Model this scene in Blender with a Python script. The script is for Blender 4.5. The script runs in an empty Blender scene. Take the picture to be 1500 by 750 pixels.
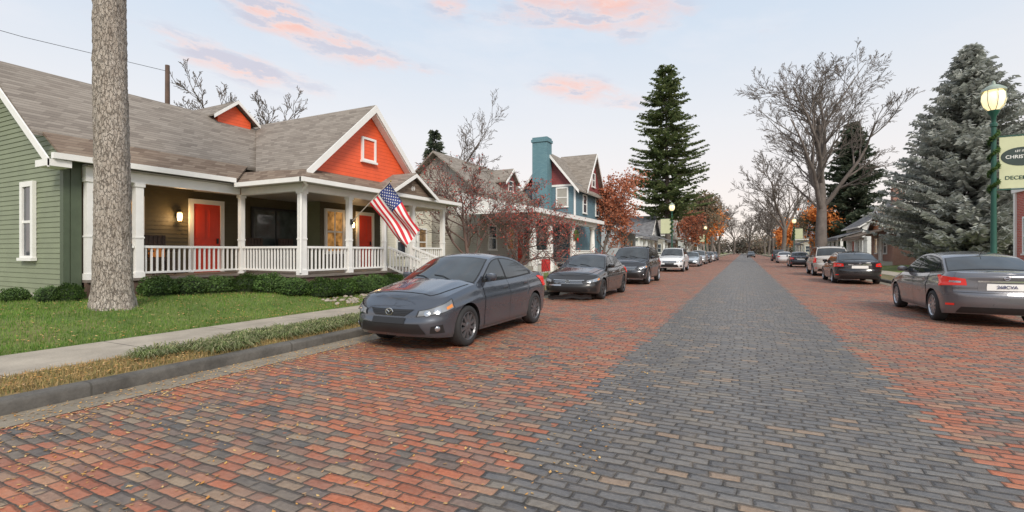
import bpy, math, random
import numpy as np
from mathutils import Vector, Matrix
R=math.radians
scn=bpy.context.scene
col=scn.collection
F=700.0;H0=1.48;SI,CO=.4369,.8995

# ---------------------------------------------------------------- nodes
def nd(nt,t,ins={},**at):
    n=nt.nodes.new(t)
    for k,v in at.items(): setattr(n,k,v)
    for k,v in ins.items():
        s=n.inputs[k]
        if isinstance(v,bpy.types.NodeSocket): nt.links.new(v,s)
        else: s.default_value=v
    return n
def MA(nt,op,a,b=0.0,c=0.0,clamp=False):
    n=nt.nodes.new('ShaderNodeMath'); n.operation=op; n.use_clamp=clamp
    for i,v in enumerate((a,b,c)):
        if isinstance(v,bpy.types.NodeSocket): nt.links.new(v,n.inputs[i])
        else: n.inputs[i].default_value=v
    return n.outputs[0]
def MIX(nt,f,a,b,bt='MIX'):
    n=nt.nodes.new('ShaderNodeMix'); n.data_type='RGBA'; n.blend_type=bt
    for i,v in ((0,f),(6,a),(7,b)):
        if isinstance(v,bpy.types.NodeSocket): nt.links.new(v,n.inputs[i])
        else: n.inputs[i].default_value=(tuple(v)+(1,))[:4] if i else v
    return n.outputs[2]
def RAMP(nt,fac,stops,interp='LINEAR'):
    n=nt.nodes.new('ShaderNodeValToRGB'); cr=n.color_ramp; cr.interpolation=interp
    while len(cr.elements)<len(stops): cr.elements.new(.5)
    for e,(p,c) in zip(cr.elements,stops):
        e.position=p; e.color=tuple(c)+(1,)
    nt.links.new(fac,n.inputs[0]); return n.outputs[0]
def NOISE(nt,vec,scale,detail=4,rough=.55,out=0):
    n=nd(nt,'ShaderNodeTexNoise',{'Scale':scale,'Detail':detail,'Roughness':rough})
    if vec is not None: nt.links.new(vec,n.inputs['Vector'])
    return n.outputs[out]
def BUMP(nt,h,strength=.5,dist=.01):
    return nd(nt,'ShaderNodeBump',{'Height':h,'Strength':strength,'Distance':dist}).outputs[0]
def newmat(name):
    m=bpy.data.materials.new(name); m.use_nodes=True
    nt=m.node_tree; b=nt.nodes['Principled BSDF']; return m,nt,b
def sc(c,k): return tuple(min(1,x*k) for x in c)
def pm(name,c,rough=.6,var=.2,scale=4,metal=0,bump=0,bscale=60,coat=0,spec=.5,emit=None,es=0):
    m,nt,b=newmat(name)
    p=nd(nt,'ShaderNodeTexCoord').outputs['Object']
    n=NOISE(nt,p,scale,5,.6)
    f=MA(nt,'MULTIPLY_ADD',n,2.2,-.6,True)
    cc=MIX(nt,f,sc(c,1-var),sc(c,1+var)); nt.links.new(cc,b.inputs['Base Color'])
    r=MA(nt,'MULTIPLY_ADD',n,.2*rough,rough*.9); nt.links.new(r,b.inputs['Roughness'])
    b.inputs['Metallic'].default_value=metal; b.inputs['Coat Weight'].default_value=coat
    b.inputs['Coat Roughness'].default_value=.04
    b.inputs['Specular IOR Level'].default_value=spec
    if bump: nt.links.new(BUMP(nt,NOISE(nt,p,bscale,3),bump,.01),b.inputs['Normal'])
    if emit: b.inputs['Emission Color'].default_value=emit+(1,); b.inputs['Emission Strength'].default_value=es
    return m
def leafmat(name,cols,rough=.6,trans=.0,macro=.5,ms=1.1):
    m,nt,b=newmat(name)
    g=nd(nt,'ShaderNodeNewGeometry')
    st=[(i/(len(cols)-1) if len(cols)>1 else 0,c) for i,c in enumerate(cols)]
    c=RAMP(nt,g.outputs['Random Per Island'],st)
    n=NOISE(nt,g.outputs['Position'],ms,3)
    c=MIX(nt,MA(nt,'MULTIPLY_ADD',n,3.0,-1.0,True),MIX(nt,1.0,c,(1-macro,)*3,'MULTIPLY'),c)
    nt.links.new(c,b.inputs['Base Color']); b.inputs['Roughness'].default_value=rough
    b.inputs['Specular IOR Level'].default_value=.25
    if trans:
        tl=nd(nt,'ShaderNodeBsdfTranslucent',{'Color':c}); ms_=nd(nt,'ShaderNodeMixShader',{0:trans,1:b.outputs[0],2:tl.outputs[0]})
        nt.links.new(ms_.outputs[0],nt.nodes['Material Output'].inputs[0])
    return m
def siding(name,c,pitch=.12,lap_shade=.35,vert=False):
    m,nt,b=newmat(name)
    p=nd(nt,'ShaderNodeNewGeometry').outputs['Position']
    s=nd(nt,'ShaderNodeSeparateXYZ',{0:p})
    z=MA(nt,'DIVIDE',s.outputs[2],pitch); fr=MA(nt,'FRACT',z)
    n=NOISE(nt,p,2.5,6,.65)
    cc=MIX(nt,MA(nt,'MULTIPLY_ADD',n,2,-.5,True),sc(c,.86),sc(c,1.1))
    g=MA(nt,'LESS_THAN',fr,.1)
    cc=MIX(nt,MA(nt,'MULTIPLY',g,lap_shade),cc,sc(c,.3))  # shadow line at the foot of each board, painted into the colour
    nt.links.new(cc,b.inputs['Base Color']); b.inputs['Roughness'].default_value=.55
    nt.links.new(BUMP(nt,MA(nt,'SUBTRACT',1,fr),.6,.02),b.inputs['Normal'])
    return m
def shingle(name,cols,h=.13,w=.3):
    m,nt,b=newmat(name)
    p=nd(nt,'ShaderNodeNewGeometry').outputs['Position']
    s=nd(nt,'ShaderNodeSeparateXYZ',{0:p})
    v=MA(nt,'DIVIDE',s.outputs[2],h*.62); row=MA(nt,'FLOOR',v)
    wn=nd(nt,'ShaderNodeTexWhiteNoise',{'W':row},noise_dimensions='1D').outputs[0]
    u=MA(nt,'ADD',MA(nt,'DIVIDE',MA(nt,'ADD',s.outputs[0],s.outputs[1]),w),MA(nt,'MULTIPLY',wn,7))
    cv=nd(nt,'ShaderNodeCombineXYZ',{0:MA(nt,'FLOOR',u),1:row}).outputs[0]
    r=nd(nt,'ShaderNodeTexWhiteNoise',{'Vector':cv},noise_dimensions='3D').outputs[0]
    c=RAMP(nt,r,[(i/(len(cols)-1),x) for i,x in enumerate(cols)])
    n=NOISE(nt,p,.8,5,.6); n2=NOISE(nt,p,45,3,.7)
    c=MIX(nt,MA(nt,'MULTIPLY_ADD',n,1.6,-.5,True),MIX(nt,1.0,c,(.92,.91,.9),'MULTIPLY'),c)
    c=MIX(nt,MA(nt,'MULTIPLY_ADD',n2,2,-.6,True),MIX(nt,1.0,c,(.75,.75,.75),'MULTIPLY'),c)
    e=MA(nt,'LESS_THAN',MA(nt,'FRACT',v),.16)
    c=MIX(nt,MA(nt,'MULTIPLY',e,.45),c,(.05,.045,.04))
    nt.links.new(c,b.inputs['Base Color']); b.inputs['Roughness'].default_value=.92
    b.inputs['Specular IOR Level'].default_value=.2
    hh=MA(nt,'ADD',MA(nt,'SUBTRACT',1,MA(nt,'FRACT',v)),MA(nt,'MULTIPLY',r,.6))
    nt.links.new(BUMP(nt,hh,.5,.012),b.inputs['Normal'])
    return m
def brickwall(name,c1,c2,mort=(.4,.37,.34)):
    m,nt,b=newmat(name)
    p=nd(nt,'ShaderNodeNewGeometry').outputs['Position']
    s=nd(nt,'ShaderNodeSeparateXYZ',{0:p})
    cv=nd(nt,'ShaderNodeCombineXYZ',{0:MA(nt,'ADD',s.outputs[0],s.outputs[1]),1:s.outputs[2]}).outputs[0]
    t=nd(nt,'ShaderNodeTexBrick',{'Vector':cv,'Color1':c1+(1,),'Color2':c2+(1,),'Mortar':mort+(1,),'Scale':1.0,'Mortar Size':.008,'Brick Width':.22,'Row Height':.075})
    nt.links.new(t.outputs[0],b.inputs['Base Color']); b.inputs['Roughness'].default_value=.85
    nt.links.new(BUMP(nt,MA(nt,'SUBTRACT',1,t.outputs[1]),.5,.01),b.inputs['Normal'])
    return m
def glassmat(name,c=(.02,.025,.03),rough=.04,emit=None,es=0):
    m,nt,b=newmat(name)
    p=nd(nt,'ShaderNodeTexCoord').outputs['Object']
    n=NOISE(nt,p,2.2,3,.5)
    cc=MIX(nt,MA(nt,'MULTIPLY_ADD',n,2.5,-.8,True),sc(c,.5),sc(c,1.5))
    nt.links.new(cc,b.inputs['Base Color'])
    b.inputs['Roughness'].default_value=rough; b.inputs['Specular IOR Level'].default_value=.9
    if emit:
        ec=MIX(nt,MA(nt,'MULTIPLY_ADD',NOISE(nt,p,3.5,4,.6),3,-1.0,True),sc(emit,.12),emit)
        nt.links.new(ec,b.inputs['Emission Color']); b.inputs['Emission Strength'].default_value=es
    return m

# ---------------------------------------------------------------- mesh builder
class MB:
    def __init__(s): s.v=[];s.f=[];s.m=[];s.mi=0
    def add(s,vs,fs):
        o=len(s.v); s.v.extend([tuple(v) for v in vs])
        for f in fs: s.f.append(tuple(i+o for i in f)); s.m.append(s.mi)
        return s
    def box(s,x0,x1,y0,y1,z0,z1):
        return s.add([(x0,y0,z0),(x1,y0,z0),(x1,y1,z0),(x0,y1,z0),(x0,y0,z1),(x1,y0,z1),(x1,y1,z1),(x0,y1,z1)],
          [(0,3,2,1),(4,5,6,7),(0,1,5,4),(1,2,6,5),(2,3,7,6),(3,0,4,7)])
    def fbox(s,O,u,n,u0,u1,z0,z1,n0,n1):
        O=Vector(O);u=Vector(u);n=Vector(n);k=Vector((0,0,1))
        P=lambda a,b,c: O+u*a+k*b+n*c
        return s.add([P(u0,z0,n0),P(u1,z0,n0),P(u1,z0,n1),P(u0,z0,n1),P(u0,z1,n0),P(u1,z1,n0),P(u1,z1,n1),P(u0,z1,n1)],
          [(0,3,2,1),(4,5,6,7),(0,1,5,4),(1,2,6,5),(2,3,7,6),(3,0,4,7)])
    def beam(s,p,q,w,h,up=(0,0,1)):
        p=Vector(p);q=Vector(q);d=(q-p).normalized();u=Vector(up)
        if abs(d.dot(u))>.99: u=Vector((1,0,0))
        sd=d.cross(u).normalized()*w/2;uu=sd.cross(d).normalized()*h/2
        vs=[]
        for c in (p,q): vs+=[c-sd-uu,c+sd-uu,c+sd+uu,c-sd+uu]
        return s.add(vs,[(0,3,2,1),(4,5,6,7),(0,1,5,4),(1,2,6,5),(2,3,7,6),(3,0,4,7)])
    def tube(s,path,rad,n=8,cap=True):
        path=[Vector(p) for p in path]
        if not hasattr(rad,'__len__'): rad=[rad]*len(path)
        vs=[];fs=[];ref=None
        for i,p in enumerate(path):
            d=(path[min(i+1,len(path)-1)]-path[max(i-1,0)])
            if d.length<1e-9: d=Vector((0,0,1))
            d.normalize()
            if ref is None: ref=Vector((1,0,0)) if abs(d.x)<.8 else Vector((0,1,0))
            a=(ref-d*ref.dot(d)).normalized(); b=d.cross(a); ref=a
            for k in range(n):
                t=2*math.pi*k/n; vs.append(p+(a*math.cos(t)+b*math.sin(t))*rad[i])
        for i in range(len(path)-1):
            for k in range(n):
                k2=(k+1)%n; fs.append((i*n+k,i*n+k2,(i+1)*n+k2,(i+1)*n+k))
        if cap: fs.append(tuple(range(n))[::-1]); fs.append(tuple((len(path)-1)*n+k for k in range(n)))
        return s.add(vs,fs)
    def lathe(s,prof,n=24,M=None):
        vs=[];fs=[]
        for r,z in prof:
            for k in range(n):
                t=2*math.pi*k/n; v=Vector((r*math.cos(t),r*math.sin(t),z)); vs.append(M@v if M else v)
        for i in range(len(prof)-1):
            for k in range(n):
                k2=(k+1)%n; fs.append((i*n+k,i*n+k2,(i+1)*n+k2,(i+1)*n+k))
        return s.add(vs,fs)
    def grid(s,rows,flip=False):
        nr=len(rows);nc=len(rows[0]);vs=[p for r in rows for p in r];fs=[]
        for i in range(nr-1):
            for j in range(nc-1):
                a=(i*nc+j,i*nc+j+1,(i+1)*nc+j+1,(i+1)*nc+j); fs.append(a[::-1] if flip else a)
        return s.add(vs,fs)
    def slab(s,pts,t):
        n=len(pts);up=[Vector(p) for p in pts];dn=[p-Vector((0,0,t)) for p in up]
        fs=[tuple(range(n)),tuple(range(2*n-1,n-1,-1))]
        for i in range(n): j=(i+1)%n; fs.append((i,i+n,j+n,j))
        return s.add(up+dn,fs)
    def prism(s,pts,vec):
        n=len(pts);a=[Vector(p) for p in pts];b=[p+Vector(vec) for p in a]
        fs=[tuple(range(n)),tuple(range(2*n-1,n-1,-1))]
        for i in range(n): j=(i+1)%n; fs.append((i,i+n,j+n,j))
        return s.add(a+b,fs)
    def build(s,name,mats,parent=None,smooth=False,auto=None):
        me=bpy.data.meshes.new(name)
        off=Vector((0,0,0)); q=parent
        while q is not None: off+=q.location; q=q.parent
        vs=s.v if off.length==0 else [(v[0]-off.x,v[1]-off.y,v[2]-off.z) for v in s.v]
        me.from_pydata(vs,[],s.f)
        if not isinstance(mats,(list,tuple)): mats=[mats]
        for m in mats: me.materials.append(m)
        if len(mats)>1: me.polygons.foreach_set('material_index',s.m)
        if smooth: me.polygons.foreach_set('use_smooth',[True]*len(me.polygons))
        me.update()
        if auto is not None:
            try: me.set_sharp_from_angle(angle=R(auto))
            except Exception: pass
        o=bpy.data.objects.new(name,me); col.objects.link(o)
        if parent is not None: o.parent=parent
        return o
def tag(o,label=None,cat=None,group=None,kind=None):
    if label: o['label']=label
    if cat: o['category']=cat
    if group: o['group']=group
    if kind: o['kind']=kind
    return o
def thing(name,label,cat,loc=(0,0,0),rz=0,group=None):
    o=bpy.data.objects.new(name,None); col.objects.link(o); o.location=loc; o.rotation_euler=(0,0,rz)
    return tag(o,label,cat,group)
def dup(root,loc,rz=0,label=None,scale=None):
    def cp(o,par):
        c=o.copy(); col.objects.link(c)
        if par: c.parent=par
        for ch in list(o.children): cp(ch,c)
        return c
    r=cp(root,None); r.location=loc; r.rotation_euler=(0,0,rz)
    if label: r['label']=label
    if scale: r.scale=scale
    return r
def text(body,size,name,mat,parent,M,ext=.002):
    cu=bpy.data.curves.new('t','FONT'); cu.body=body; cu.size=size; cu.extrude=ext; cu.align_x='CENTER'; cu.align_y='CENTER'; cu.offset=size*.012
    o=bpy.data.objects.new('t',cu); col.objects.link(o)
    dg=bpy.context.evaluated_depsgraph_get()
    me=bpy.data.meshes.new_from_object(o.evaluated_get(dg)); bpy.data.objects.remove(o)
    me.transform(M)
    if parent is not None: 
        off=parent.location if parent.parent is None else parent.parent.location
        me.transform(Matrix.Translation(-off))
    me.materials.clear(); me.materials.append(mat)
    n=bpy.data.objects.new(name,me); col.objects.link(n)
    if parent is not None: n.parent=parent
    return n

# ---------------------------------------------------------------- materials
white=pm('white_paint',(.84,.83,.80),.45,.05,3)
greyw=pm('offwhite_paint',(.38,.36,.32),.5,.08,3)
orange=siding('orange_siding',(.82,.115,.035),.115,.35)
green_m=pm('green_board',(.22,.25,.16),.55,.1,2.2)
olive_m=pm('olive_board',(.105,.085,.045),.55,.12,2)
dkgreen=pm('dark_green_paint',(.08,.105,.065),.5,.1)
roof_m=shingle('grey_shingle',[(.25,.215,.185),(.32,.28,.24),(.38,.335,.29),(.285,.245,.21)])
roof_br=shingle('brown_shingle',[(.2,.145,.11),(.28,.21,.16),(.33,.26,.2)])
roof_tan=shingle('tan_shingle',[(.27,.235,.2),(.34,.30,.26),(.40,.355,.31)])
roof_gr=shingle('slate_shingle',[(.17,.17,.18),(.24,.24,.255),(.30,.30,.31)])
door_red=pm('red_door_paint',(.72,.055,.022),.4,.08)
brownwood=pm('brown_wood',(.12,.075,.055),.7,.25,3,bump=.3)
deckwood=pm('deck_boards',(.2,.17,.145),.7,.2)
dark_glass=glassmat('dark_window',(.05,.06,.075))
lit_glass=glassmat('lit_window',(.12,.06,.03),.1,(1,.48,.13),.6)
dim_glass=glassmat('dim_lit_window',(.1,.06,.03),.08,(1,.55,.2),.2)
concrete=pm('concrete',(.5,.47,.42),.85,.15,2,bump=.4,bscale=90)
black_m=pm('black_plastic',(.016,.016,.017),.45,.2)
rubber=pm('tyre_rubber',(.026,.026,.027),.8,.15)
chrome=pm('chrome',(.75,.76,.78),.12,.03,metal=1)
alloy=pm('alloy',(.5,.51,.53),.28,.05,metal=.9)
midalloy=pm('mid_alloy',(.16,.16,.17),.35,.1,metal=.6)
dkalloy=pm('dark_alloy',(.07,.07,.075),.4,.1,metal=.4)
lens_w=glassmat('lamp_lens',(.24,.255,.27),.05)
lens_bright=pm('lamp_reflector',(.45,.47,.5),.2,.15,metal=.8)
lens_a=pm('amber_lens',(.7,.24,.05),.15,.1)
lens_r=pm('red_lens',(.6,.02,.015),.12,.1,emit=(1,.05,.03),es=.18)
carglass=glassmat('car_glass',(.03,.036,.04),.03)
warm=pm('warm_bulb',(1,.8,.5),.4,.02,emit=(1,.72,.36),es=6)
iron_gr=pm('green_iron',(.014,.085,.06),.4,.12)
iron_bk=pm('black_iron',(.02,.021,.022),.45,.1)
bark_d=pm('bark_dark',(.13,.105,.09),.9,.3,5,bump=.6,bscale=20)
bark_b=pm('bark_bleached',(.24,.205,.18),.9,.25,5,bump=.6,bscale=20)
bark_m=pm('bark_brown',(.15,.125,.11),.9,.3,2,bump=.5,bscale=10)
bark_r=pm('bark_reddish',(.17,.11,.095),.9,.3,2,bump=.5,bscale=10)

def barkmat():
    m,nt,b=newmat('flaky_bark')
    p=nd(nt,'ShaderNodeTexCoord').outputs['Object']
    mp=nd(nt,'ShaderNodeMapping',{'Vector':p,'Scale':(1,1,.33)}).outputs[0]
    wv=nd(nt,'ShaderNodeVectorMath',{0:mp,1:nd(nt,'ShaderNodeVectorMath',{0:NOISE(nt,mp,14,4,.6,1),'Scale':.09},operation='SCALE').outputs[0]},operation='ADD').outputs[0]
    v=nd(nt,'ShaderNodeTexVoronoi',{'Vector':wv,'Scale':24.0},feature='DISTANCE_TO_EDGE').outputs['Distance']
    n=NOISE(nt,mp,20,8,.75); n2=NOISE(nt,p,2.6,4,.6); n3=NOISE(nt,p,60,4,.7)
    c=RAMP(nt,n,[(.30,(.30,.25,.21)),(.44,(.56,.50,.44)),(.56,(.74,.68,.61)),(.75,(.84,.79,.73))])
    c=MIX(nt,MA(nt,'MULTIPLY',MA(nt,'SUBTRACT',1,MA(nt,'MULTIPLY',v,13),clamp=True),.6),c,(.22,.18,.15))
    c=MIX(nt,MA(nt,'MULTIPLY_ADD',n2,2.2,-.7,True),MIX(nt,1.0,c,(.78,.75,.72),'MULTIPLY'),c)
    c=MIX(nt,MA(nt,'MULTIPLY_ADD',n3,2.2,-.7,True),MIX(nt,1.0,c,(.75,.73,.71),'MULTIPLY'),c)
    nt.links.new(c,b.inputs['Base Color']); b.inputs['Roughness'].default_value=.95
    b.inputs['Specular IOR Level'].default_value=.2
    h=MA(nt,'ADD',MA(nt,'MULTIPLY',MA(nt,'MINIMUM',v,.08),8),MA(nt,'ADD',n,MA(nt,'MULTIPLY',n3,.4)))
    nt.links.new(BUMP(nt,h,1.0,.04),b.inputs['Normal']); return m
def roadmat():
    m,nt,b=newmat('street_brick')
    g=nd(nt,'ShaderNodeNewGeometry').outputs['Position']
    wob=nd(nt,'ShaderNodeVectorMath',{0:NOISE(nt,g,1.7,4,.55,1),1:(.5,.5,.5)},operation='SUBTRACT').outputs[0]
    wob=nd(nt,'ShaderNodeVectorMath',{0:wob,'Scale':.09},operation='SCALE').outputs[0]
    p=nd(nt,'ShaderNodeVectorMath',{0:g,1:wob},operation='ADD').outputs[0]
    s=nd(nt,'ShaderNodeSeparateXYZ',{0:p}); sx,sy=s.outputs[0],s.outputs[1]
    RH=.094;BW=.202
    v=MA(nt,'DIVIDE',MA(nt,'ADD',sy,50),RH); row=MA(nt,'FLOOR',v); fv=MA(nt,'FRACT',v)
    rw=nd(nt,'ShaderNodeTexWhiteNoise',{'W':row},noise_dimensions='1D').outputs[0]
    off=MA(nt,'ADD',MA(nt,'MULTIPLY',MA(nt,'MODULO',row,2),.5),MA(nt,'MULTIPLY',rw,.3))
    u=MA(nt,'ADD',MA(nt,'DIVIDE',MA(nt,'ADD',sx,60),BW),off); ci=MA(nt,'FLOOR',u); fu=MA(nt,'FRACT',u)
    cv=nd(nt,'ShaderNodeCombineXYZ',{0:ci,1:row}).outputs[0]
    wn=nd(nt,'ShaderNodeTexWhiteNoise',{'Vector':cv},noise_dimensions='3D'); r=wn.outputs[0]
    sp_=nd(nt,'ShaderNodeSeparateXYZ',{0:wn.outputs[1]}); r2=sp_.outputs[1]; r3=sp_.outputs[2]
    ex=MA(nt,'MULTIPLY',MA(nt,'MINIMUM',fu,MA(nt,'SUBTRACT',1,fu)),BW)
    ey=MA(nt,'MULTIPLY',MA(nt,'MINIMUM',fv,MA(nt,'SUBTRACT',1,fv)),RH)
    # rounded corners: smooth minimum of the two edge distances
    ed=MA(nt,'SMOOTH_MIN',ex,ey,.022)
    ed=MA(nt,'ADD',ed,MA(nt,'MULTIPLY_ADD',NOISE(nt,g,34,4,.7),.015,-.006))
    ed=MA(nt,'SUBTRACT',ed,MA(nt,'MULTIPLY',r3,.004))
    mk=nd(nt,'ShaderNodeMapRange',{0:ed,1:.0015,2:.0085,3:0.0,4:1.0},interpolation_type='SMOOTHSTEP').outputs[0]
    hg=nd(nt,'ShaderNodeMapRange',{0:ed,1:.0,2:.024,3:0.0,4:1.0},interpolation_type='SMOOTHSTEP').outputs[0]
    red=RAMP(nt,r,[(0,(.44,.13,.06)),(.2,(.66,.19,.08)),(.40,(.50,.17,.09)),(.52,(.32,.165,.12)),(.64,(.70,.25,.115)),(.76,(.21,.17,.15)),(.88,(.60,.31,.175)),(1,(.13,.115,.11))])
    brn=RAMP(nt,r,[(0,(.15,.135,.12)),(.25,(.28,.215,.16)),(.45,(.12,.12,.12)),(.62,(.42,.20,.12)),(.8,(.44,.33,.22)),(1,(.19,.16,.135))])
    gry=RAMP(nt,r,[(0,(.10,.10,.105)),(.22,(.175,.178,.182)),(.42,(.13,.13,.135)),(.6,(.24,.235,.225)),(.78,(.185,.17,.155)),(.9,(.28,.245,.195)),(1,(.145,.145,.15))])
    mac=NOISE(nt,g,.62,5,.65)
    dist=nd(nt,'ShaderNodeSeparateXYZ',{0:g})
    lo=MA(nt,'MULTIPLY',MA(nt,'SUBTRACT',3.2,dist.outputs[1]),.15)
    f=MA(nt,'ADD',MA(nt,'MULTIPLY_ADD',mac,4.6,-2.2),MA(nt,'ADD',MA(nt,'MAXIMUM',lo,-.32),MA(nt,'MULTIPLY_ADD',r2,1.2,-.5)),clamp=True)
    rr=MIX(nt,MA(nt,'GREATER_THAN',f,.5),red,brn)
    xq=MA(nt,'SUBTRACT',MA(nt,'MULTIPLY',MA(nt,'SUBTRACT',MA(nt,'ADD',ci,.5),off),BW),60)
    ing=MA(nt,'LESS_THAN',MA(nt,'ABSOLUTE',xq),1.47)
    c=MIX(nt,ing,rr,gry)
    c=MIX(nt,MA(nt,'MULTIPLY',MA(nt,'GREATER_THAN',r2,.95),.8),c,(.44,.30,.19))
    fine=NOISE(nt,g,26,6,.7); med=NOISE(nt,g,6,4,.6); vf=NOISE(nt,g,140,3,.7); big=NOISE(nt,g,.9,5,.6)
    c=MIX(nt,MA(nt,'MULTIPLY_ADD',fine,1.9,-.5,True),MIX(nt,1.0,c,(.58,.55,.53),'MULTIPLY'),MIX(nt,.08,c,(.75,.66,.56)))
    c=MIX(nt,MA(nt,'MULTIPLY_ADD',vf,1.6,-.3,True),MIX(nt,1.0,c,(.70,.68,.68),'MULTIPLY'),c)
    c=MIX(nt,MA(nt,'MULTIPLY',MA(nt,'MULTIPLY_ADD',big,4,-2.1,True),.4),c,(.17,.155,.145))
    c=MIX(nt,MA(nt,'MULTIPLY',MA(nt,'MULTIPLY_ADD',med,1.9,-.85,True),.45),c,(.33,.27,.21))
    mc=MIX(nt,MA(nt,'MULTIPLY_ADD',med,3,-1,True),(.03,.026,.022),(.12,.098,.078))
    c=MIX(nt,mk,mc,c)
    nt.links.new(c,b.inputs['Base Color'])
    ro=MA(nt,'MULTIPLY_ADD',fine,.42,MA(nt,'MULTIPLY_ADD',ing,-.20,.40)); ro=MA(nt,'ADD',ro,MA(nt,'MULTIPLY',MA(nt,'SUBTRACT',1,mk),.35))
    nt.links.new(ro,b.inputs['Roughness']); b.inputs['Specular IOR Level'].default_value=.5
    hh=MA(nt,'ADD',MA(nt,'ADD',MA(nt,'MULTIPLY',hg,1.3),MA(nt,'MULTIPLY',fine,.35)),MA(nt,'MULTIPLY',r2,.5))
    nt.links.new(BUMP(nt,hh,.9,.012),b.inputs['Normal']); return m
def slabmat(name,c,joint,axis=1,stain=.5):
    m,nt,b=newmat(name)
    g=nd(nt,'ShaderNodeNewGeometry').outputs['Position']
    s=nd(nt,'ShaderNodeSeparateXYZ',{0:g}).outputs[axis]
    fr=MA(nt,'FRACT',MA(nt,'DIVIDE',MA(nt,'ADD',s,50.3),joint))
    n=NOISE(nt,g,1.6,7,.7); n2=NOISE(nt,g,40,4,.7)
    cc=MIX(nt,MA(nt,'MULTIPLY_ADD',n,2.4,-.8,True),sc(c,1-stain),sc(c,1.1))
    cc=MIX(nt,MA(nt,'MULTIPLY_ADD',n2,1.4,-.4,True),MIX(nt,1.0,cc,(.7,.69,.67),'MULTIPLY'),cc)
    j=MA(nt,'LESS_THAN',fr,.018/joint)
    cc=MIX(nt,MA(nt,'MULTIPLY',j,.85),cc,(.06,.055,.045))
    nt.links.new(cc,b.inputs['Base Color']); b.inputs['Roughness'].default_value=.9
    nt.links.new(BUMP(nt,n2,.5,.008),b.inputs['Normal']); return m
def groundmat(name,c1,c2,c3,scale=1.5):
    m,nt,b=newmat(name)
    g=nd(nt,'ShaderNodeNewGeometry').outputs['Position']
    n=NOISE(nt,g,scale,6,.65); n2=NOISE(nt,g,30,5,.7)
    c=RAMP(nt,n,[(.32,c1),(.5,c2),(.68,c3)])
    c=MIX(nt,MA(nt,'MULTIPLY_ADD',n2,2.4,-.7,True),MIX(nt,1.0,c,(.5,.5,.47),'MULTIPLY'),c)
    nt.links.new(c,b.inputs['Base Color']); b.inputs['Roughness'].default_value=.95
    nt.links.new(BUMP(nt,n2,.8,.03),b.inputs['Normal']); return m

# ---------------------------------------------------------------- setting
def sheet(name,x0,x1,y0,y1,z,mat):
    o=MB().add([(x0,y0,z),(x1,y0,z),(x1,y1,z),(x0,y1,z)],[(0,1,2,3)]).build(name,mat); return tag(o,kind='structure')
sheet('ground',-2500,2500,-600,4000,-.03,groundmat('far_ground',(.14,.14,.08),(.18,.15,.10),(.11,.12,.07),.05))
sheet('road',-5.56,5.56,-14,320,0.0,roadmat())
gut=slabmat('gutter_concrete',(.40,.34,.26),3.0,1,.45)
sheet('gutter_left',-6.0,-5.56,-14,320,.004,gut)
sheet('gutter_right',5.56,6.0,-14,320,.004,gut)
kerbm=slabmat('kerb_stone',(.21,.195,.175),2.4,1,.65)
def kerb(name,xa,xb):
    sgn=1 if xb>xa else -1
    pr=[(xa,-.02),(xa,.10),(xa+.008*sgn,.117),(xa+.022*sgn,.129),(xa+.045*sgn,.135),(xb,.137),(xb,-.02)]
    rd=random.Random(2); ys=[-14+i*.35 for i in range(int(334/.35)+1)] if sgn<0 else [-14,320]
    ys=[y for y in ys if y<40]+[320] if sgn<0 else ys
    rows=[[(x+(rd.gauss(0,.003) if 0<i<6 else 0),y,z+(rd.gauss(0,.0025) if i>0 and i<6 else 0)) for i,(x,z) in enumerate(pr)] for y in ys]
    tag(MB().grid(rows,sgn>0).build(name,kerbm,smooth=True,auto=60),kind='structure')
kerb('kerb_left',-5.985,-6.15); kerb('kerb_right',5.985,6.15)
walkm=slabmat('pavement_concrete',(.56,.49,.40),1.5,1,.3)
def zl(x):
    if x>-8.5: return .138
    t=min(1,(-8.5-x)/2.3); return .138+.285*(t*t*(3-2*t))
tag(MB().box(-8.5,-7.08,-14,320,-.02,.15).build('pavement_left',walkm),kind='structure')
tag(MB().box(7.3,8.7,-14,320,-.02,.15).build('pavement_right',walkm),kind='structure')
stripm=groundmat('verge_ground',(.36,.23,.11),(.26,.21,.08),(.42,.29,.14),2.0)
sheet('verge_left',-7.08,-6.15,-14,320,.134,stripm)
sheet('verge_right',6.15,7.3,-14,320,.134,groundmat('verge_r',(.17,.18,.07),(.28,.21,.11),(.13,.17,.055)))
lawnm=groundmat('lawn_ground',(.11,.19,.035),(.19,.25,.06),(.28,.24,.10),1.1)
xs=[-8.5,-8.8,-9.1,-9.5,-9.9,-10.3,-10.8,-12,-20,-70]
tag(MB().grid([[(x,y,zl(x)) for y in (-14,0,20,60,120,320)] for x in xs]).build('lawn_left',lawnm),kind='structure')
tag(MB().grid([[(x,y,.139+.2*min(1,max(0,(x-8.7)/3))) for y in (-14,0,20,60,120,320)] for x in (8.7,10,12,70)],True).build('lawn_right',lawnm),kind='structure')
tag(MB().add([(-8.5,12.65,.155),(-8.5,13.7,.155),(-9.3,13.7,.33),(-9.3,12.65,.33)],[(0,1,2,3)]).build('entry_path',walkm),kind='structure')

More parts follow.
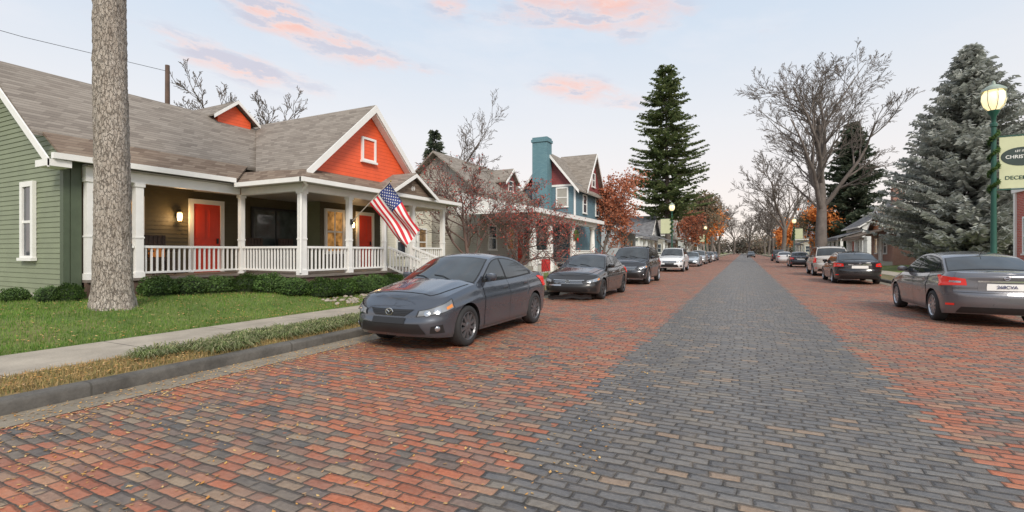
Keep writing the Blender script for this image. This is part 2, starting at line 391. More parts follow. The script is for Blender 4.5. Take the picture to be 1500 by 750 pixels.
rnd=random.Random(7)
def blades(n,areaf,h,w,lean=.5):
    vs=[];fs=[]
    for i in range(n):
        x,y,z=areaf(); a=rnd.random()*6.283; hh=h*(.5+rnd.random()); l=lean*hh*rnd.random(); b=rnd.random()*6.283
        dx,dy=math.cos(a)*w/2,math.sin(a)*w/2; o=len(vs)
        vs+=[(x-dx,y-dy,z-.01),(x+dx,y+dy,z-.01),(x+math.cos(b)*l,y+math.sin(b)*l,z+hh)]; fs.append((o,o+1,o+2))
    return MB().add(vs,fs)
def lawn_pt():
    y=1.5+rnd.random()**1.3*13; x=-8.55-rnd.random()**1.2*6.0
    return x,y,zl(x)
grass_m=leafmat('grass_blades',[(.10,.22,.03),(.17,.32,.05),(.25,.38,.08),(.36,.38,.14)],.6,.3,macro=.4,ms=1.6)
g=blades(56000,lawn_pt,.05,.014).build('lawn_grass',grass_m); tag(g,'short green lawn grass sprinkled with fallen leaves','grass',kind='stuff')
dry_m=leafmat('dry_grass',[(.22,.23,.07),(.46,.34,.16),(.55,.36,.16),(.33,.3,.11)],.7,.2,macro=.3)
def strip_pt():
    y=1.2+rnd.random()*7.5; return -6.16-rnd.random()*.9,y,.135
g=blades(13000,strip_pt,.05,.014,.9).build('verge_grass',dry_m); tag(g,'dry yellow grass on the verge behind the kerb','grass',kind='stuff')
vs=[];fs=[]
for c in range(150):
    cy=3.3+rnd.random()*5.2; cx=-6.3-rnd.random()*.72
    if cy<3.9 and cx>-6.5: continue
    for i in range(70):
        a=rnd.random()*6.283; L=.08+rnd.random()*.13; r0=rnd.random()*.13
        p=Vector((cx+math.cos(a)*r0,cy+math.sin(a)*r0,.135)); d=Vector((math.cos(a),math.sin(a),0)); sd=Vector((-d.y,d.x,0))*.005
        q=p+d*L*.5+Vector((0,0,L*.6)); t=p+d*L*1.3+Vector((0,0,L*(.1+.4*rnd.random())))
        o=len(vs); vs+=[p-sd,p+sd,q+sd,q-sd,t]; fs+=[(o,o+1,o+2,o+3),(o+3,o+2,o+4)]
orn=leafmat('sedge',[(.12,.17,.05),(.23,.29,.10),(.38,.41,.20),(.48,.42,.24)],.6,.25,macro=.55,ms=5)
tag(MB().add(vs,fs).build('ornamental_grass',orn),'low pale green grassy border along the kerb','grass',kind='stuff')
def leaves(n,ptf,s0=.03,s1=.06):
    vs=[];fs=[]
    for i in range(n):
        x,y,z=ptf(); s=rnd.uniform(s0,s1)/2; a=rnd.random()*6.283; t=rnd.uniform(-.35,.35)
        ca,sa=math.cos(a)*s,math.sin(a)*s; o=len(vs)
        vs+=[(x-ca,y-sa,z+.004),(x+sa*.6,y-ca*.6,z+.004+abs(t)*s),(x+ca,y+sa,z+.006+s*.3),(x-sa*.6,y+ca*.6,z+.004+s*abs(t)*.5)]; fs.append((o,o+1,o+2,o+3))
    return MB().add(vs,fs)
leaf_m=leafmat('fallen_leaves',[(.60,.36,.11),(.50,.23,.06),(.66,.46,.2),(.38,.18,.07),(.58,.38,.22)],.7,macro=.1)
def lp1():
    k=rnd.random()
    if k<.3: x=-5.45-rnd.random()*.53; return x,rnd.uniform(1,14),.004
    if k<.75:
        x=-5.5+rnd.random()**2.0*4.6; return x,.6+rnd.random()**1.2*6.5,.0
    return -6.2-rnd.random()*.85,rnd.uniform(1.2,8.2)*(.55 if rnd.random()<.6 else 1),.17
tag(leaves(7000,lp1,.014,.040).build('fallen_leaves',leaf_m),'small yellow leaves scattered along the kerb and bricks','fallen leaves',kind='stuff')
def lp2():
    x=-8.6-rnd.random()**1.5*4.2; y=2+rnd.random()**.8*10
    return x,y,zl(x)+.025
tag(leaves(2400,lp2,.025,.055).build('lawn_leaves',leaf_m),'orange leaves lying on the lawn','fallen leaves',kind='stuff')
mulch=groundmat('mulch',(.16,.09,.05),(.22,.12,.07),(.11,.07,.045),5)
tag(MB().add([(-12.9,5.6,.437),(-10.75,8.3,.437),(-9.6,9.2,.36),(-9.6,12.5,.36),(-10.9,12.5,.44),(-10.9,9.2,.44),(-13.3,9.0,.44),(-13.3,5.6,.44)],[(0,1,2,3,4,5,6,7)]).build('mulch_bed',mulch),kind='structure')
st=MB()
for i in range(90):
    x=rnd.uniform(-9.6,-8.9);y=rnd.uniform(8.6,11.2); r=rnd.uniform(.03,.07); z=zl(x)+r*.3
    st.lathe([(0.001,-r*.6),(r*.8,-r*.3),(r,0),(r*.7,r*.4),(0.001,r*.6)],7,Matrix.Translation((x,y,z))@Matrix.Rotation(rnd.random()*3,4,'Z')@Matrix.Diagonal((1,rnd.uniform(.6,1.3),1,1)))
tag(st.build('river_stones',pm('stone',(.38,.32,.27),.8,.35,3)),'pale round stones beside the low hedge','stones',kind='stuff')

# ---------------------------------------------------------------- trees
def grow_tree(H,r0,seed,levels=4,kids=(9,6,5,4),spread=.9,first=.3,lenk=(.55,.5,.5,.5),up=.25,wob=.12,lean=(0,0),rmin=.006):
    rd=random.Random(seed); tr=MB();cr=MB(); tips=[]
    def grow(p,d,L,r,lv,mb):
        n=(10,7,5,3,2)[min(lv,4)]; path=[p.copy()]; rad=[r]; dd=d.copy()
        for i in range(n):
            dd=(dd+Vector((rd.gauss(0,wob),rd.gauss(0,wob),rd.gauss(0,wob*.6)+ (up*.28 if lv else .05)))).normalized()
            p=p+dd*L/n; path.append(p.copy()); rad.append(max(rmin,r*(1-(i+1)/n*(.82 if lv else .75))))
        mb.tube(path,rad,(10,6,4,3,3)[min(lv,4)],cap=False)
        if lv>=levels: tips.append((path[-1],dd)); tips.append((path[len(path)//2],dd)); return
        k=kids[lv]; st=first if lv==0 else .2
        for j in range(k):
            t=st+(1-st)*(j+rd.random()*.8)/k; t=min(t,.98); idx=min(int(t*n),n-1); fr=t*n-idx
            q=path[idx].lerp(path[idx+1],fr); ax=(path[idx+1]-path[idx]).normalized()
            a=rd.random()*6.283 if lv else j*2.4+rd.random()*.8
            pr=ax.orthogonal().normalized(); pr=Matrix.Rotation(a,3,ax)@pr
            sp=spread*(.75+.5*rd.random()); nd_=(ax+pr*sp).normalized()
            nl=L*lenk[lv]*(1.1-.55*t if lv==0 else 1.0-.35*t)*(.75+.5*rd.random())
            grow(q,nd_,nl,max(rmin,rad[idx]*(.55 if lv==0 else .62)),lv+1,cr)
    grow(Vector((0,0,-.1)),Vector((lean[0],lean[1],1)).normalized(),H,r0,0,tr)
    return tr,cr,tips
def bare_tree(label,cat,loc,H,r0,seed,group=None,mat=bark_b,leafm=None,leafn=0,leafs=.08,name='bare_tree',jit=.35,**kw):
    t=thing(name,label,cat,loc,group=group)
    tr,cr,tips=grow_tree(H,r0,seed,**kw)
    M0=t.location.copy(); t.location=(0,0,0)
    tr.build('trunk',mat,t,True); cr.build('crown',mat,t,True)
    if leafm:
        rd=random.Random(seed+1); vs=[];fs=[]
        for i in range(leafn):
            p,_=rd.choice(tips); p=p+Vector((rd.gauss(0,jit),rd.gauss(0,jit),rd.gauss(0,jit*.8))); s=leafs*(.6+.8*rd.random())
            a=Vector((rd.gauss(0,1),rd.gauss(0,1),rd.gauss(0,1))).normalized(); b=a.orthogonal().normalized(); o=len(vs)
            vs+=[p-a*s*.5,p+b*s*.35,p+a*s*.5,p-b*s*.35]; fs.append((o,o+1,o+2,o+3))
        MB().add(vs,fs).build('foliage',leafm,t)
    t.location=M0; return t
def conifer(label,loc,H,Rm,seed,fm,z0=.08,nw=46,nb=9,droop=.25,tri=.55,gap=.0,lean=(0,0),name='conifer_tree',power=.85,group=None,r0=None,zj=.0,irr=.5):
    t=thing(name,label,'tree',(0,0,0),group=group); rd=random.Random(seed)
    tr=MB(); ln=lambda z:Vector((lean[0]*z,lean[1]*z,z))
    tr.tube([ln(H*k/8)-Vector((0,0,.1)) for k in range(9)],[(r0 or H*.014)*(1-.97*k/8)+.02 for k in range(9)],8); tr.build('trunk',bark_d,t,True)
    vs=[];fs=[];br=MB()
    for w in range(nw):
        for k in range(nb):
            if rd.random()<gap: continue
            f=min(.995,max(0,(w+rd.random()+rd.gauss(0,zj))/nw)); z=H*(z0+(1-z0)*f); lowtaper=min(1,.55+f*3.5)
            a=rd.random()*6.283; L=Rm*((1-f)**power)*lowtaper*(1-irr/2+irr*rd.random())+.15
            dr=droop*(.7+.6*rd.random()); dx,dy=math.cos(a),math.sin(a); base=ln(z)
            P=lambda s:base+Vector((dx*L*s,dy*L*s,-dr*L*s+.30*L*s*s*(1 if droop>0 else .3)))
            br.tube([P(0),P(.5),P(1)],[.02+.01*L,.015,.006],3,False)
            ns=max(4,int(L*5.2/tri))
            for j in range(ns):
                s=.12+.9*(j+rd.random())/ns; p=P(s); wdt=tri*(.5+.6*rd.random())*(1.15-.5*s)
                for sg in (-1,1):
                    sd=Vector((-dy*sg,dx*sg,0)); fw=Vector((dx,dy,0))
                    q=p+(sd*(.75+.3*rd.random())+fw*.55)*wdt+Vector((0,0,-.3*wdt+rd.gauss(0,.12)*wdt))
                    up=Vector((0,0,rd.gauss(0,.25)*wdt)); m=(p+q)/2
                    o=len(vs); vs+=[p,m+fw*.16*wdt+up,q,m-fw*.16*wdt-Vector((0,0,.16*wdt))]; fs.append((o,o+1,o+2,o+3))
                if rd.random()<.6:
                    o=len(vs); hp=p+Vector((rd.gauss(0,.1),rd.gauss(0,.1),-wdt*.75)); vs+=[p-Vector((dx,dy,0))*.14*wdt,hp,p+Vector((dx,dy,0))*.2*wdt]; fs.append((o,o+1,o+2))
    br.build('branches',bark_d,t); MB().add(vs,fs).build('foliage',fm,t)
    t.location=loc; return t

def near_trunk():
    t=thing('street_tree','thick flaky grey trunk rising from the lawn before the green house','tree',(0,0,0))
    n=64;rows=[]
    from mathutils import noise as mn
    for i in range(230):
        z=-.12+i*.04; r=.278-.006*z+ .085*math.exp(-max(0,z)/.2)+.035*math.exp(-max(0,z)/.8)
        cx=-.010*z*2.0+.03*math.sin(z*.7); row=[]
        for k in range(n+1):
            a=2*math.pi*(k%n)/n
            q=Vector((math.cos(a)*5,math.sin(a)*5,z*3.2)); nv=mn.noise(q*1.3)*.014+abs(mn.noise(q*2.9+Vector((7,1,3))))*.022
            rr=r*(1+.03*math.sin(a*3+z*.5)+.02*math.sin(a*5-z*1.7)+ .06*math.exp(-max(0,z)/.25)*math.sin(a*5+1))+nv
            row.append((cx+rr*math.cos(a),rr*math.sin(a),z))
        rows.append(row)
    MB().grid(rows).build('trunk',barkmat(),t,True)
    m=MB()
    for (zz,a) in ((7.4,0.3),(7.9,2.4),(8.3,4.2)):
        m.tube([(-.2,0,zz),(-.2+math.cos(a)*1.0,math.sin(a)*1.0,zz+.9),(-.2+math.cos(a)*2.2,math.sin(a)*2.2,zz+2.5)],[.16,.11,.05],8)
    m.build('crown',bark_b,t,True)
    t.location=(-10.70,4.82,.36)
near_trunk()

fm_blue=leafmat('blue_spruce_needles',[(.31,.335,.29),(.46,.485,.44),(.58,.60,.55),(.68,.69,.64)],.7,.2,macro=.45)
fm_green=leafmat('green_spruce_needles',[(.08,.125,.05),(.15,.20,.075),(.24,.27,.11)],.7,.2,macro=.5)
fm_dark=leafmat('dark_spruce_needles',[(.06,.09,.06),(.10,.13,.085),(.16,.18,.12)],.7,.15,macro=.5)
fm_red=leafmat('russet_leaves',[(.40,.12,.06),(.54,.18,.09),(.46,.2,.12),(.32,.11,.06)],.6,.25,macro=.3)
fm_orange=leafmat('orange_leaves',[(.72,.22,.06),(.82,.33,.09),(.60,.18,.06)],.6,.3,macro=.3)
fm_berry=leafmat('berry_leaves',[(.45,.05,.045),(.36,.08,.06),(.5,.16,.11)],.6,.1,macro=.3)
fm_brown=leafmat('brown_leaves',[(.20,.15,.10),(.28,.19,.12),(.15,.15,.09)],.7,.2,macro=.4)

conifer('large blue grey spruce behind the lamp post on the right',(13.4,41.5,.3),14.8,5.3,11,fm_blue,z0=.05,nw=60,nb=13,droop=.2,tri=.6,name='spruce_tree',power=.8,zj=.6)
conifer('grey spruce at the right edge beyond the big spruce',(20.5,42,.3),12.5,4.5,12,fm_blue,z0=.05,nw=42,nb=11,droop=.2,tri=.65,name='spruce_tree',power=.8)
conifer('tall sparse green spruce with a bare lower trunk left of the street',(-9.2,67,.2),26.5,4.7,13,fm_green,z0=.22,nw=52,nb=8,droop=.25,tri=.75,gap=.22,lean=(-.012,0),name='spruce_tree',power=.5,irr=.9,zj=1.2)
conifer('dark conical conifer behind the big leafless tree',(14.5,86,.2),20.5,5.0,14,fm_dark,z0=.1,nw=42,nb=10,droop=.25,tri=.95,power=.62,irr=.7,zj=.8)
conifer('dark conifer top showing behind the cream house',(-29.5,42,.2),14,3.4,15,fm_dark,z0=.2,nw=30,nb=9,droop=.2,tri=.7,gap=.15)
bare_tree('huge leafless tree with wide spreading crown on the right','tree',(7.9,65,.15),17.5,.68,21,mat=bark_m,levels=5,kids=(12,7,6,5,3),spread=.72,first=.24,lenk=(.72,.56,.52,.5,.5),up=.22,wob=.10,rmin=.02)
tB=bare_tree('leafless tree further down the right side of the street','tree',(7.5,118,.15),17,.5,22,mat=bark_m,levels=4,kids=(10,6,6,5),spread=.7,first=.25,lenk=(.6,.55,.5,.5),rmin=.035)
bare_tree('bare small tree with a few red leaves beside the front steps','tree',(-11.3,18.6,.42),3.7,.11,41,mat=bark_r,leafm=fm_berry,leafn=900,leafs=.085,jit=.12,levels=4,kids=(12,8,6,4),spread=1.0,first=.15,lenk=(.8,.58,.5,.5),up=.22,rmin=.008)
bare_tree('low wide tree hung with red berries before the blue house','tree',(-8.95,18.9,.15),3.0,.10,24,mat=bark_r,leafm=fm_berry,leafn=2400,leafs=.075,jit=.13,levels=4,kids=(12,8,6,4),spread=1.3,first=.18,lenk=(.9,.6,.5,.5),up=.04,rmin=.007)
bare_tree('rust red leafy tree at the far corner of the blue house','tree',(-10.2,38.6,.3),6.0,.14,25,mat=bark_d,leafm=fm_red,leafn=6500,leafs=.19,jit=.42,levels=3,kids=(11,7,5),spread=.7,first=.12,lenk=(.56,.5,.5),name='autumn_tree')
tA=bare_tree('leafless treetop behind the green house beside the utility pole','tree',(-25.8,15.9,.4),8.7,.2,26,mat=bark_m,levels=4,kids=(9,6,5,4),spread=.7,first=.4,lenk=(.42,.5,.5,.5),rmin=.014)
dup(tA,(-26.0,19.6,.4),2.2,'leafless treetop behind the ridge right of the small dormer',(1.05,1.05,1.06))
bare_tree('leafless tree behind the cream house','tree',(-19,28,.4),9.5,.2,28,mat=bark_d,levels=4,kids=(9,6,5,4),spread=.8,first=.3,lenk=(.5,.5,.5,.5),rmin=.012)
tO=bare_tree('bright orange leafy tree near the far end of the street','tree',(-7.4,150,.1),11.5,.3,29,leafm=fm_orange,leafn=4200,leafs=.75,jit=.9,levels=3,kids=(10,6,5),spread=.75,first=.2,lenk=(.55,.5,.5),name='autumn_tree')
bare_tree('orange leafy tree just before the far bright orange one','tree',(-8.2,118,.1),9.2,.3,30,leafm=fm_orange,leafn=4200,leafs=.55,jit=.7,levels=3,kids=(10,6,5),spread=.75,first=.2,lenk=(.5,.5,.5),name='autumn_tree')
tN=bare_tree('brownish tree right of the tall green spruce','tree',(-9.8,100,.1),10.5,.3,31,leafm=fm_brown,leafn=3200,leafs=.45,jit=.8,levels=3,kids=(10,6,5),spread=.75,first=.2,lenk=(.5,.5,.5),name='autumn_tree')
bare_tree('small russet tree behind the left lamp post','tree',(-9.2,84,.1),6.4,.2,32,leafm=fm_red,leafn=1800,leafs=.33,jit=.45,levels=3,kids=(10,6,5),spread=.75,first=.2,lenk=(.5,.5,.5),name='autumn_tree')
bare_tree('yellow orange tree below the dark conifer on the right','tree',(12.5,88,.1),7.5,.2,33,leafm=fm_orange,leafn=2000,leafs=.4,jit=.6,levels=3,kids=(10,6,5),spread=.75,first=.2,lenk=(.45,.5,.5),name='autumn_tree')
dup(tO,(-11.5,178,.1),1.1,'orange leafy tree behind the row on the far left side',(.9,.9,.9))
dup(tO,(9.8,150,.1),2.3,'orange leafy tree on the far right side of the street',(.62,.62,.62))
dup(tO,(13.5,205,.1),4.0,'most distant orange leafy tree, right of the road end',(.8,.8,.8))
G2='leafless trees closing the end of the street'
for i,(x,y,s_) in enumerate([(-8,140,.8),(-8,185,.9),(-13,205,1),(-4,235,.95),(2,240,.9),(8,228,.9),(7.6,160,.85),(8,195,.9),(14,170,.9),(20,150,.8),(26,190,1),(-20,160,.9),(-26,200,1.0),(16,225,1)]):
    o=dup(tB,(x,y,.05),i*1.9,'leafless tree in the hazy row closing the far end of the street',(s_,s_,s_*.95)); o['group']=G2
for i,(x,y,s_) in enumerate([(-14,125,.9),(-15,160,1.0),(13,132,.8)]):
    dup(tN,(x,y,.05),i*2.3,['brownish leafy tree set back behind the far pale house','brownish leafy tree furthest back on the left','brownish leafy tree by the far tan house on the right'][i],(s_,s_,s_))
rd=random.Random(3); vs=[];fs=[]; crowns=[]
for i in range(80): crowns.append((rd.uniform(-150,150),rd.uniform(250,300),rd.uniform(5,9),rd.uniform(3,6)))
for i in range(60): crowns.append((rd.uniform(-40,40),rd.uniform(243,262),rd.uniform(2.5,6),rd.uniform(3,5)))
for i in range(36): crowns.append((-rd.uniform(38,52),rd.uniform(15,230),rd.uniform(3,5.5),rd.uniform(2.5,4)))
for i in range(36): crowns.append((rd.uniform(34,50),rd.uniform(30,230),rd.uniform(3,5.5),rd.uniform(2.5,4)))
for (cx,cy,cz,cr) in crowns:
    for j in range(330):
        d=Vector((rd.gauss(0,1),rd.gauss(0,1),rd.gauss(0,1))).normalized()*(rd.random()**.45)
        p=Vector((cx+d.x*cr,cy+d.y*cr,max(.2,cz+d.z*(cz-.2)*1.0))); s=rd.uniform(.3,.8)*(1.4 if cy>200 else .8)
        a=Vector((rd.gauss(0,1),rd.gauss(0,1),rd.gauss(0,1))).normalized(); b=a.orthogonal().normalized(); o=len(vs)
        vs+=[p-a*s*.5,p+b*s*.35,p+a*s*.5,p-b*s*.35]; fs.append((o,o+1,o+2,o+3))
tag(MB().add(vs,fs).build('distant_woods',leafmat('woods',[(.20,.175,.16),(.27,.21,.17),(.17,.18,.14),(.33,.22,.15)],.8,.2,macro=.25,ms=.1)),'hazy brown and green treeline far behind the houses','woods',kind='stuff')

def leafball(rx,ry,rz,n,s,seed):
    rd=random.Random(seed); vs=[];fs=[]
    for i in range(n):
        d=Vector((rd.gauss(0,1),rd.gauss(0,1),rd.gauss(0,1))).normalized(); d.z=abs(d.z)*1.0 if rd.random()<.8 else d.z*.3
        k=(.78+.3*rd.random())*(1+.12*math.sin(d.x*6)*math.sin(d.y*5+1)); p=Vector((d.x*rx*k,d.y*ry*k,rz*.25+d.z*rz*.8*k))
        a=Vector((rd.gauss(0,1),rd.gauss(0,1),rd.gauss(0,1))).normalized(); b=a.orthogonal().normalized(); o=len(vs); q=s*(.6+.8*rd.random())
        vs+=[p-a*q*.5,p+b*q*.35,p+a*q*.5,p-b*q*.35]; fs.append((o,o+1,o+2,o+3))
    return MB().add(vs,fs)
box_m=leafmat('boxwood_leaves',[(.04,.085,.02),(.08,.15,.035),(.14,.22,.06)],.5,.2,macro=.4,ms=3)
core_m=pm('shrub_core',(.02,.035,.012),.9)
t0=thing('boxwood_shrub','x','shrub')
leafball(.42,.42,.44,2600,.045,1).build('foliage',box_m,t0)
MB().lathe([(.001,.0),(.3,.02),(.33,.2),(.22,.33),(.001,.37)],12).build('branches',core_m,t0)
hed=[(-12.4,6.5),(-12.15,7.05),(-11.9,7.6),(-11.5,8.1),(-10.9,8.3),(-10.25,8.5),(-9.85,9.0),(-9.8,9.65),(-9.8,10.3),(-9.8,10.95),(-9.8,11.6),(-9.8,12.2)]
G='low clipped shrubs hugging the porch'
names=['first','second','third','fourth','fifth','sixth','seventh','eighth','ninth','tenth','eleventh','twelfth']
for i,(x,y) in enumerate(hed):
    lb='dark green clipped shrub, %s from the left in the hedge along the porch'%names[i]
    o=t0 if i==0 else dup(t0,(x,y,zl(x)),i*1.7,lb,(1,1,.85+.2*rnd.random()))
    if i==0: o.location=(x,y,zl(x)); o['label']=lb
    o['group']=G
for i,(x,y,lb) in enumerate([(-13.9,4.5,'small round shrub at the left edge below the green wall'),(-13.0,4.75,'small round shrub below the white window of the green wall'),(-12.85,5.0,'small shrub just left of the thick trunk'),(-12.9,5.7,'small shrub at the house corner right beside the trunk')]):
    dup(t0,(x,y,.42),i*2.1,lb,(.62,.62,.6+.1*i))['group']='small shrubs below the green wall'

# ---------------------------------------------------------------- building helpers
E=((0,1,0),(1,0,0)); S=((1,0,0),(0,-1,0)); Wf=((0,-1,0),(-1,0,0))
def window(par,O,fr,w,h,pane=dark_glass,fm=white,trim=.09,rail=True,cols=1,sill=True,label=None):
    u,n=fr; m=MB()
    m.fbox(O,u,n,-w/2-trim,-w/2,-.02,h+trim,.0,.07); m.fbox(O,u,n,w/2,w/2+trim,-.02,h+trim,.0,.07)
    m.fbox(O,u,n,-w/2,w/2,h,h+trim,.002,.068); m.fbox(O,u,n,-w/2,w/2,-.02,.03,.002,.068)
    if rail: m.fbox(O,u,n,-w/2,w/2,h*.5-.03,h*.5+.03,.0,.055)
    for c in range(1,cols): x=-w/2+w*c/cols; m.fbox(O,u,n,x-.025,x+.025,.03,h,.001,.054)
    f=m.build('window',fm,par)
    if label: f['label']=label
    q=MB(); q.fbox(O,u,n,-w/2+.002,w/2-.002,.02,h-.002,.0,.03); q.build('pane',pane,f)
    if sill: s=MB(); s.fbox(O,u,n,-w/2-trim-.03,w/2+trim+.03,-.09,-.022,.0,.11); s.build('sill',fm,f)
    return f
def door(par,O,fr,w,h,mat,fm=white,glass=None):
    u,n=fr; m=MB().fbox(O,u,n,-w/2,w/2,0,h,.0,.04)
    for a,b in ((.1,.42),(.5,.92)):
        for s_ in (-1,1): m.fbox(O,u,n,s_*w*.25-w*.17,s_*w*.25+w*.17,h*a,h*b,.04,.055)
    d=m.build('door',mat,par)
    f=MB(); f.fbox(O,u,n,-w/2-.12,-w/2-.003,0,h+.14,.0,.08); f.fbox(O,u,n,w/2+.003,w/2+.12,0,h+.14,.0,.08); f.fbox(O,u,n,-w/2,w/2,h+.003,h+.14,.0,.078)
    f.build('door_frame',fm,d)
    k=MB(); k.fbox(O,u,n,w/2-.12,w/2-.07,h*.42,h*.5,.056,.09); k.build('handle',iron_bk,d)
    return d
def clap(mb,p0,p1,z0,z1,n,lim=None,pitch=.115,out=.018):
    p0=Vector(p0+(0,));p1=Vector(p1+(0,));n=Vector(n); z=z0
    while z<z1-.001:
        zt=min(z+pitch,z1); a,b=(0,1) if lim is None else lim(z)
        a2,b2=(0,1) if lim is None else lim(zt)
        if b-a<.01: break
        L=lambda t,zz,o:tuple(p0.lerp(p1,t)+n*o+Vector((0,0,zz)))
        mb.add([L(a,z,out),L(b,z,out),L(b2,zt,.002),L(a2,zt,.002),L(a,z,0),L(b,z,0)],[(0,1,2,3),(4,5,1,0)]); z=zt
def railing(par,p,q,z0,z1,zq=None,name='railing'):
    p=Vector(p+(0,));q=Vector(q+(0,)); dz=0 if zq is None else zq; L=(q-p).length; m=MB()
    k=Vector((0,0,1))
    m.beam(p+k*(z1-.03),q+k*(z1-.03+dz),.09,.06); m.beam(p+k*(z0+.12),q+k*(z0+.12+dz),.06,.05)
    n=max(2,int(L/.125))
    for i in range(n):
        t=(i+.5)/n; c=p.lerp(q,t)+k*(dz*t); m.box(c.x-.019,c.x+.019,c.y-.019,c.y+.019,c.z+z0+.14,c.z+z1-.05)
    return m.build(name,white,par)
def post(par,x,y,z0,z1,w=.18,mat=white,name='porch_post'):
    h=w/2; m=MB().box(x-h,x+h,y-h,y+h,z0,z1)
    m.box(x-h-.02,x+h+.02,y-h-.02,y+h+.02,z0+.001,z0+.14); m.box(x-h-.025,x+h+.025,y-h-.025,y+h+.025,z1-.09,z1-.001)
    m.box(x-h-.012,x+h+.012,y-h-.012,y+h+.012,z0+.95,z0+.99)
    return m.build(name,mat,par)

# ---------------------------------------------------------------- HOUSE 1
def house1():
    h=thing('green_house','sage green clapboard house with orange gable and white railed porch','house',(-14,5,.42))
    g=.42;FZ=.84;ez=3.54;rx,rz=-16.45,6.16
    zr=lambda x: rz-abs(x-rx)*.765
    w=MB(); w.box(-19.6,-15.02,5.12,15.8,g,3.7)
    w.box(-15.02,-13.92,12.62,15.8,g,3.5); w.box(-15.02,-13.32,5.12,5.38,g,3.6)
    clap(w,(-19.6,5.1),(-13.3,5.1),g+.1,6.05,(0,-1,0),lambda z:(max(0,((rx-(6.04-z)/.765)+19.6)/6.3),min(1,((rx+(6.04-z)/.765)+19.6)/6.3)))
    w.add([(-19.6,5.115,3.6),(-13.3,5.115,3.6),(rx,5.115,6.03)],[(0,1,2)])
    w.build('wall',green_m,h)
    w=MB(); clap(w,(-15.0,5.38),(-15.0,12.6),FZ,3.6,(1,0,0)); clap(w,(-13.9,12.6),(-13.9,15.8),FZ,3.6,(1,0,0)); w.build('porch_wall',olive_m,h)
    w=MB(); clap(w,(-15.0,12.6),(-13.9,12.6),FZ,3.6,(0,-1,0)); w.build('porch_side_wall',green_m,h)
    m=MB().box(-13.42,-13.27,5.065,5.18,g,3.6); m.box(-13.275,-13.26,5.19,5.38,g,3.6); m.build('corner_board',dkgreen,h)
    MB().box(-19.6,-13.35,5.06,5.1,g-.1,g+.1).build('foundation',concrete,h)
    r=MB(); y0,y1=4.72,16.1
    r.slab([(rx,y0,rz),(-13.75,y0,zr(-13.75)),(-13.75,y1,zr(-13.75)),(rx,y1,rz)],.1)
    r.slab([(rx,y0,rz-.002),(rx,y1,rz-.002),(-20,y1,zr(-20)),(-20,y0,zr(-20))],.1)
    gy,gz=11.98,6.2; gs=.92; gx=-10.72; hw=2.68
    ze=lambda y: gz-abs(y-gy)*gs
    for s_ in (-1,1):
        ye=gy+s_*hw; z_=ze(ye)
        r.slab([(rx-.5,gy,gz+.01),(gx,gy,gz+.01),(gx,ye,z_),(rx+3.6 if s_<0 else rx+2.6,ye,z_),(rx,gy+s_*.05,gz-.03)],.09)
    ro=r.build('roof',roof_m,h)
    r=MB(); zt=zr(-13.75)
    r.slab([(-13.75,4.9,zt-.01),(-12.95,4.9,ez),(-12.95,8.8,ez),(-13.75,9.67,zt-.01)],.06)
    zs=3.80; e2=3.40
    r.slab([(-11.0,9.4,zs),(-13.75,9.4,zs+.05),(-13.2,8.75,e2),(-10.25,8.75,e2)],.05)
    r.slab([(-11.0,9.4,zs),(-10.25,8.75,e2),(-10.25,16.2,e2),(-11.0,14.9,zs)],.05)
    r.slab([(-11.0,14.9,zs),(-10.25,16.2,e2),(-13.9,16.2,e2),(-13.9,14.9,zs)],.05)
    r.build('porch_roof',roof_br,h)
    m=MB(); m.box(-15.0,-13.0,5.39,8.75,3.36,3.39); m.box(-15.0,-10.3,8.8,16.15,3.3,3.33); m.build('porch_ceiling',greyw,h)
    m=MB(); m.box(-12.96,-12.84,4.75,8.70,ez-.13,ez-.005); m.box(-12.85,-10.2,8.64,8.76,e2-.12,e2-.003); m.box(-10.26,-10.14,8.64,16.3,e2-.121,e2-.004); m.box(-13.9,-10.26,16.2,16.3,e2-.12,e2-.003)
    m.build('gutter',white,h)
    m=MB().tube([(-10.2,8.72,e2-.1),(-10.35,8.95,3.22),(-10.62,9.0,3.02),(-10.62,8.98,.9)],.035,8); m.build('downspout',white,h)
    m=MB(); m.box(-13.28,-13.12,5.4,9.0,3.12,3.41); m.box(-13.1,-10.6,9.02,9.18,3.1,3.298); m.box(-10.78,-10.62,9.2,15.9,3.1,3.297); m.box(-13.9,-10.8,15.75,15.9,3.1,3.297)
    m.build('porch_beam',white,h)
    m=MB(); 
    for s_,xe in ((1,-12.9),(-1,-20.0)):
        m.prism([(rx,4.70,rz-.03),(xe,4.70,zr(xe)-.03),(xe,4.70,zr(xe)-.22),(rx,4.70,rz-.22)],(0,-.03,0))
    m.prism([(-12.9,4.67,zr(-12.9)-.05),(-13.45,4.67,zr(-12.9)-.05),(-13.45,4.67,zr(-12.9)-.19),(-12.9,4.67,zr(-12.9)-.19)],(0,.4,0))
    m.build('bargeboard',white,h)
    gw=MB(); zb=3.74; gx0=-11.0; hb=2.6
    gw.prism([(gx0,gy-hb,zb),(gx0,gy+hb,zb),(gx0,gy,zb+hb*gs)],(-.08,0,0)); gw.build('gable_wall',orange,h)
    m=MB()
    for s_ in (-1,1):
        b=(gx+.005,gy+s_*(hw+.04),ze(gy+hw+.04))
        m.prism([(gx+.005,gy,gz),b,(gx+.005,b[1],b[2]-.24),(gx+.005,gy,gz-.24)],(.035,0,0))
        m.prism([(gx0+.02,gy,gz-.17),(gx0+.02,gy+s_*2.5,gz-.17-2.5*gs),(gx0+.02,gy+s_*2.5,gz-.27-2.5*gs),(gx0+.02,gy,gz-.27)],(.25,0,0))
    m.build('bargeboard',white,h)
    window(h,(gx0,gy-.05,4.42),E,.5,.66,orange,white,.07,rail=False,label='small blank attic window in the orange gable')
    py=13.15; m=MB()
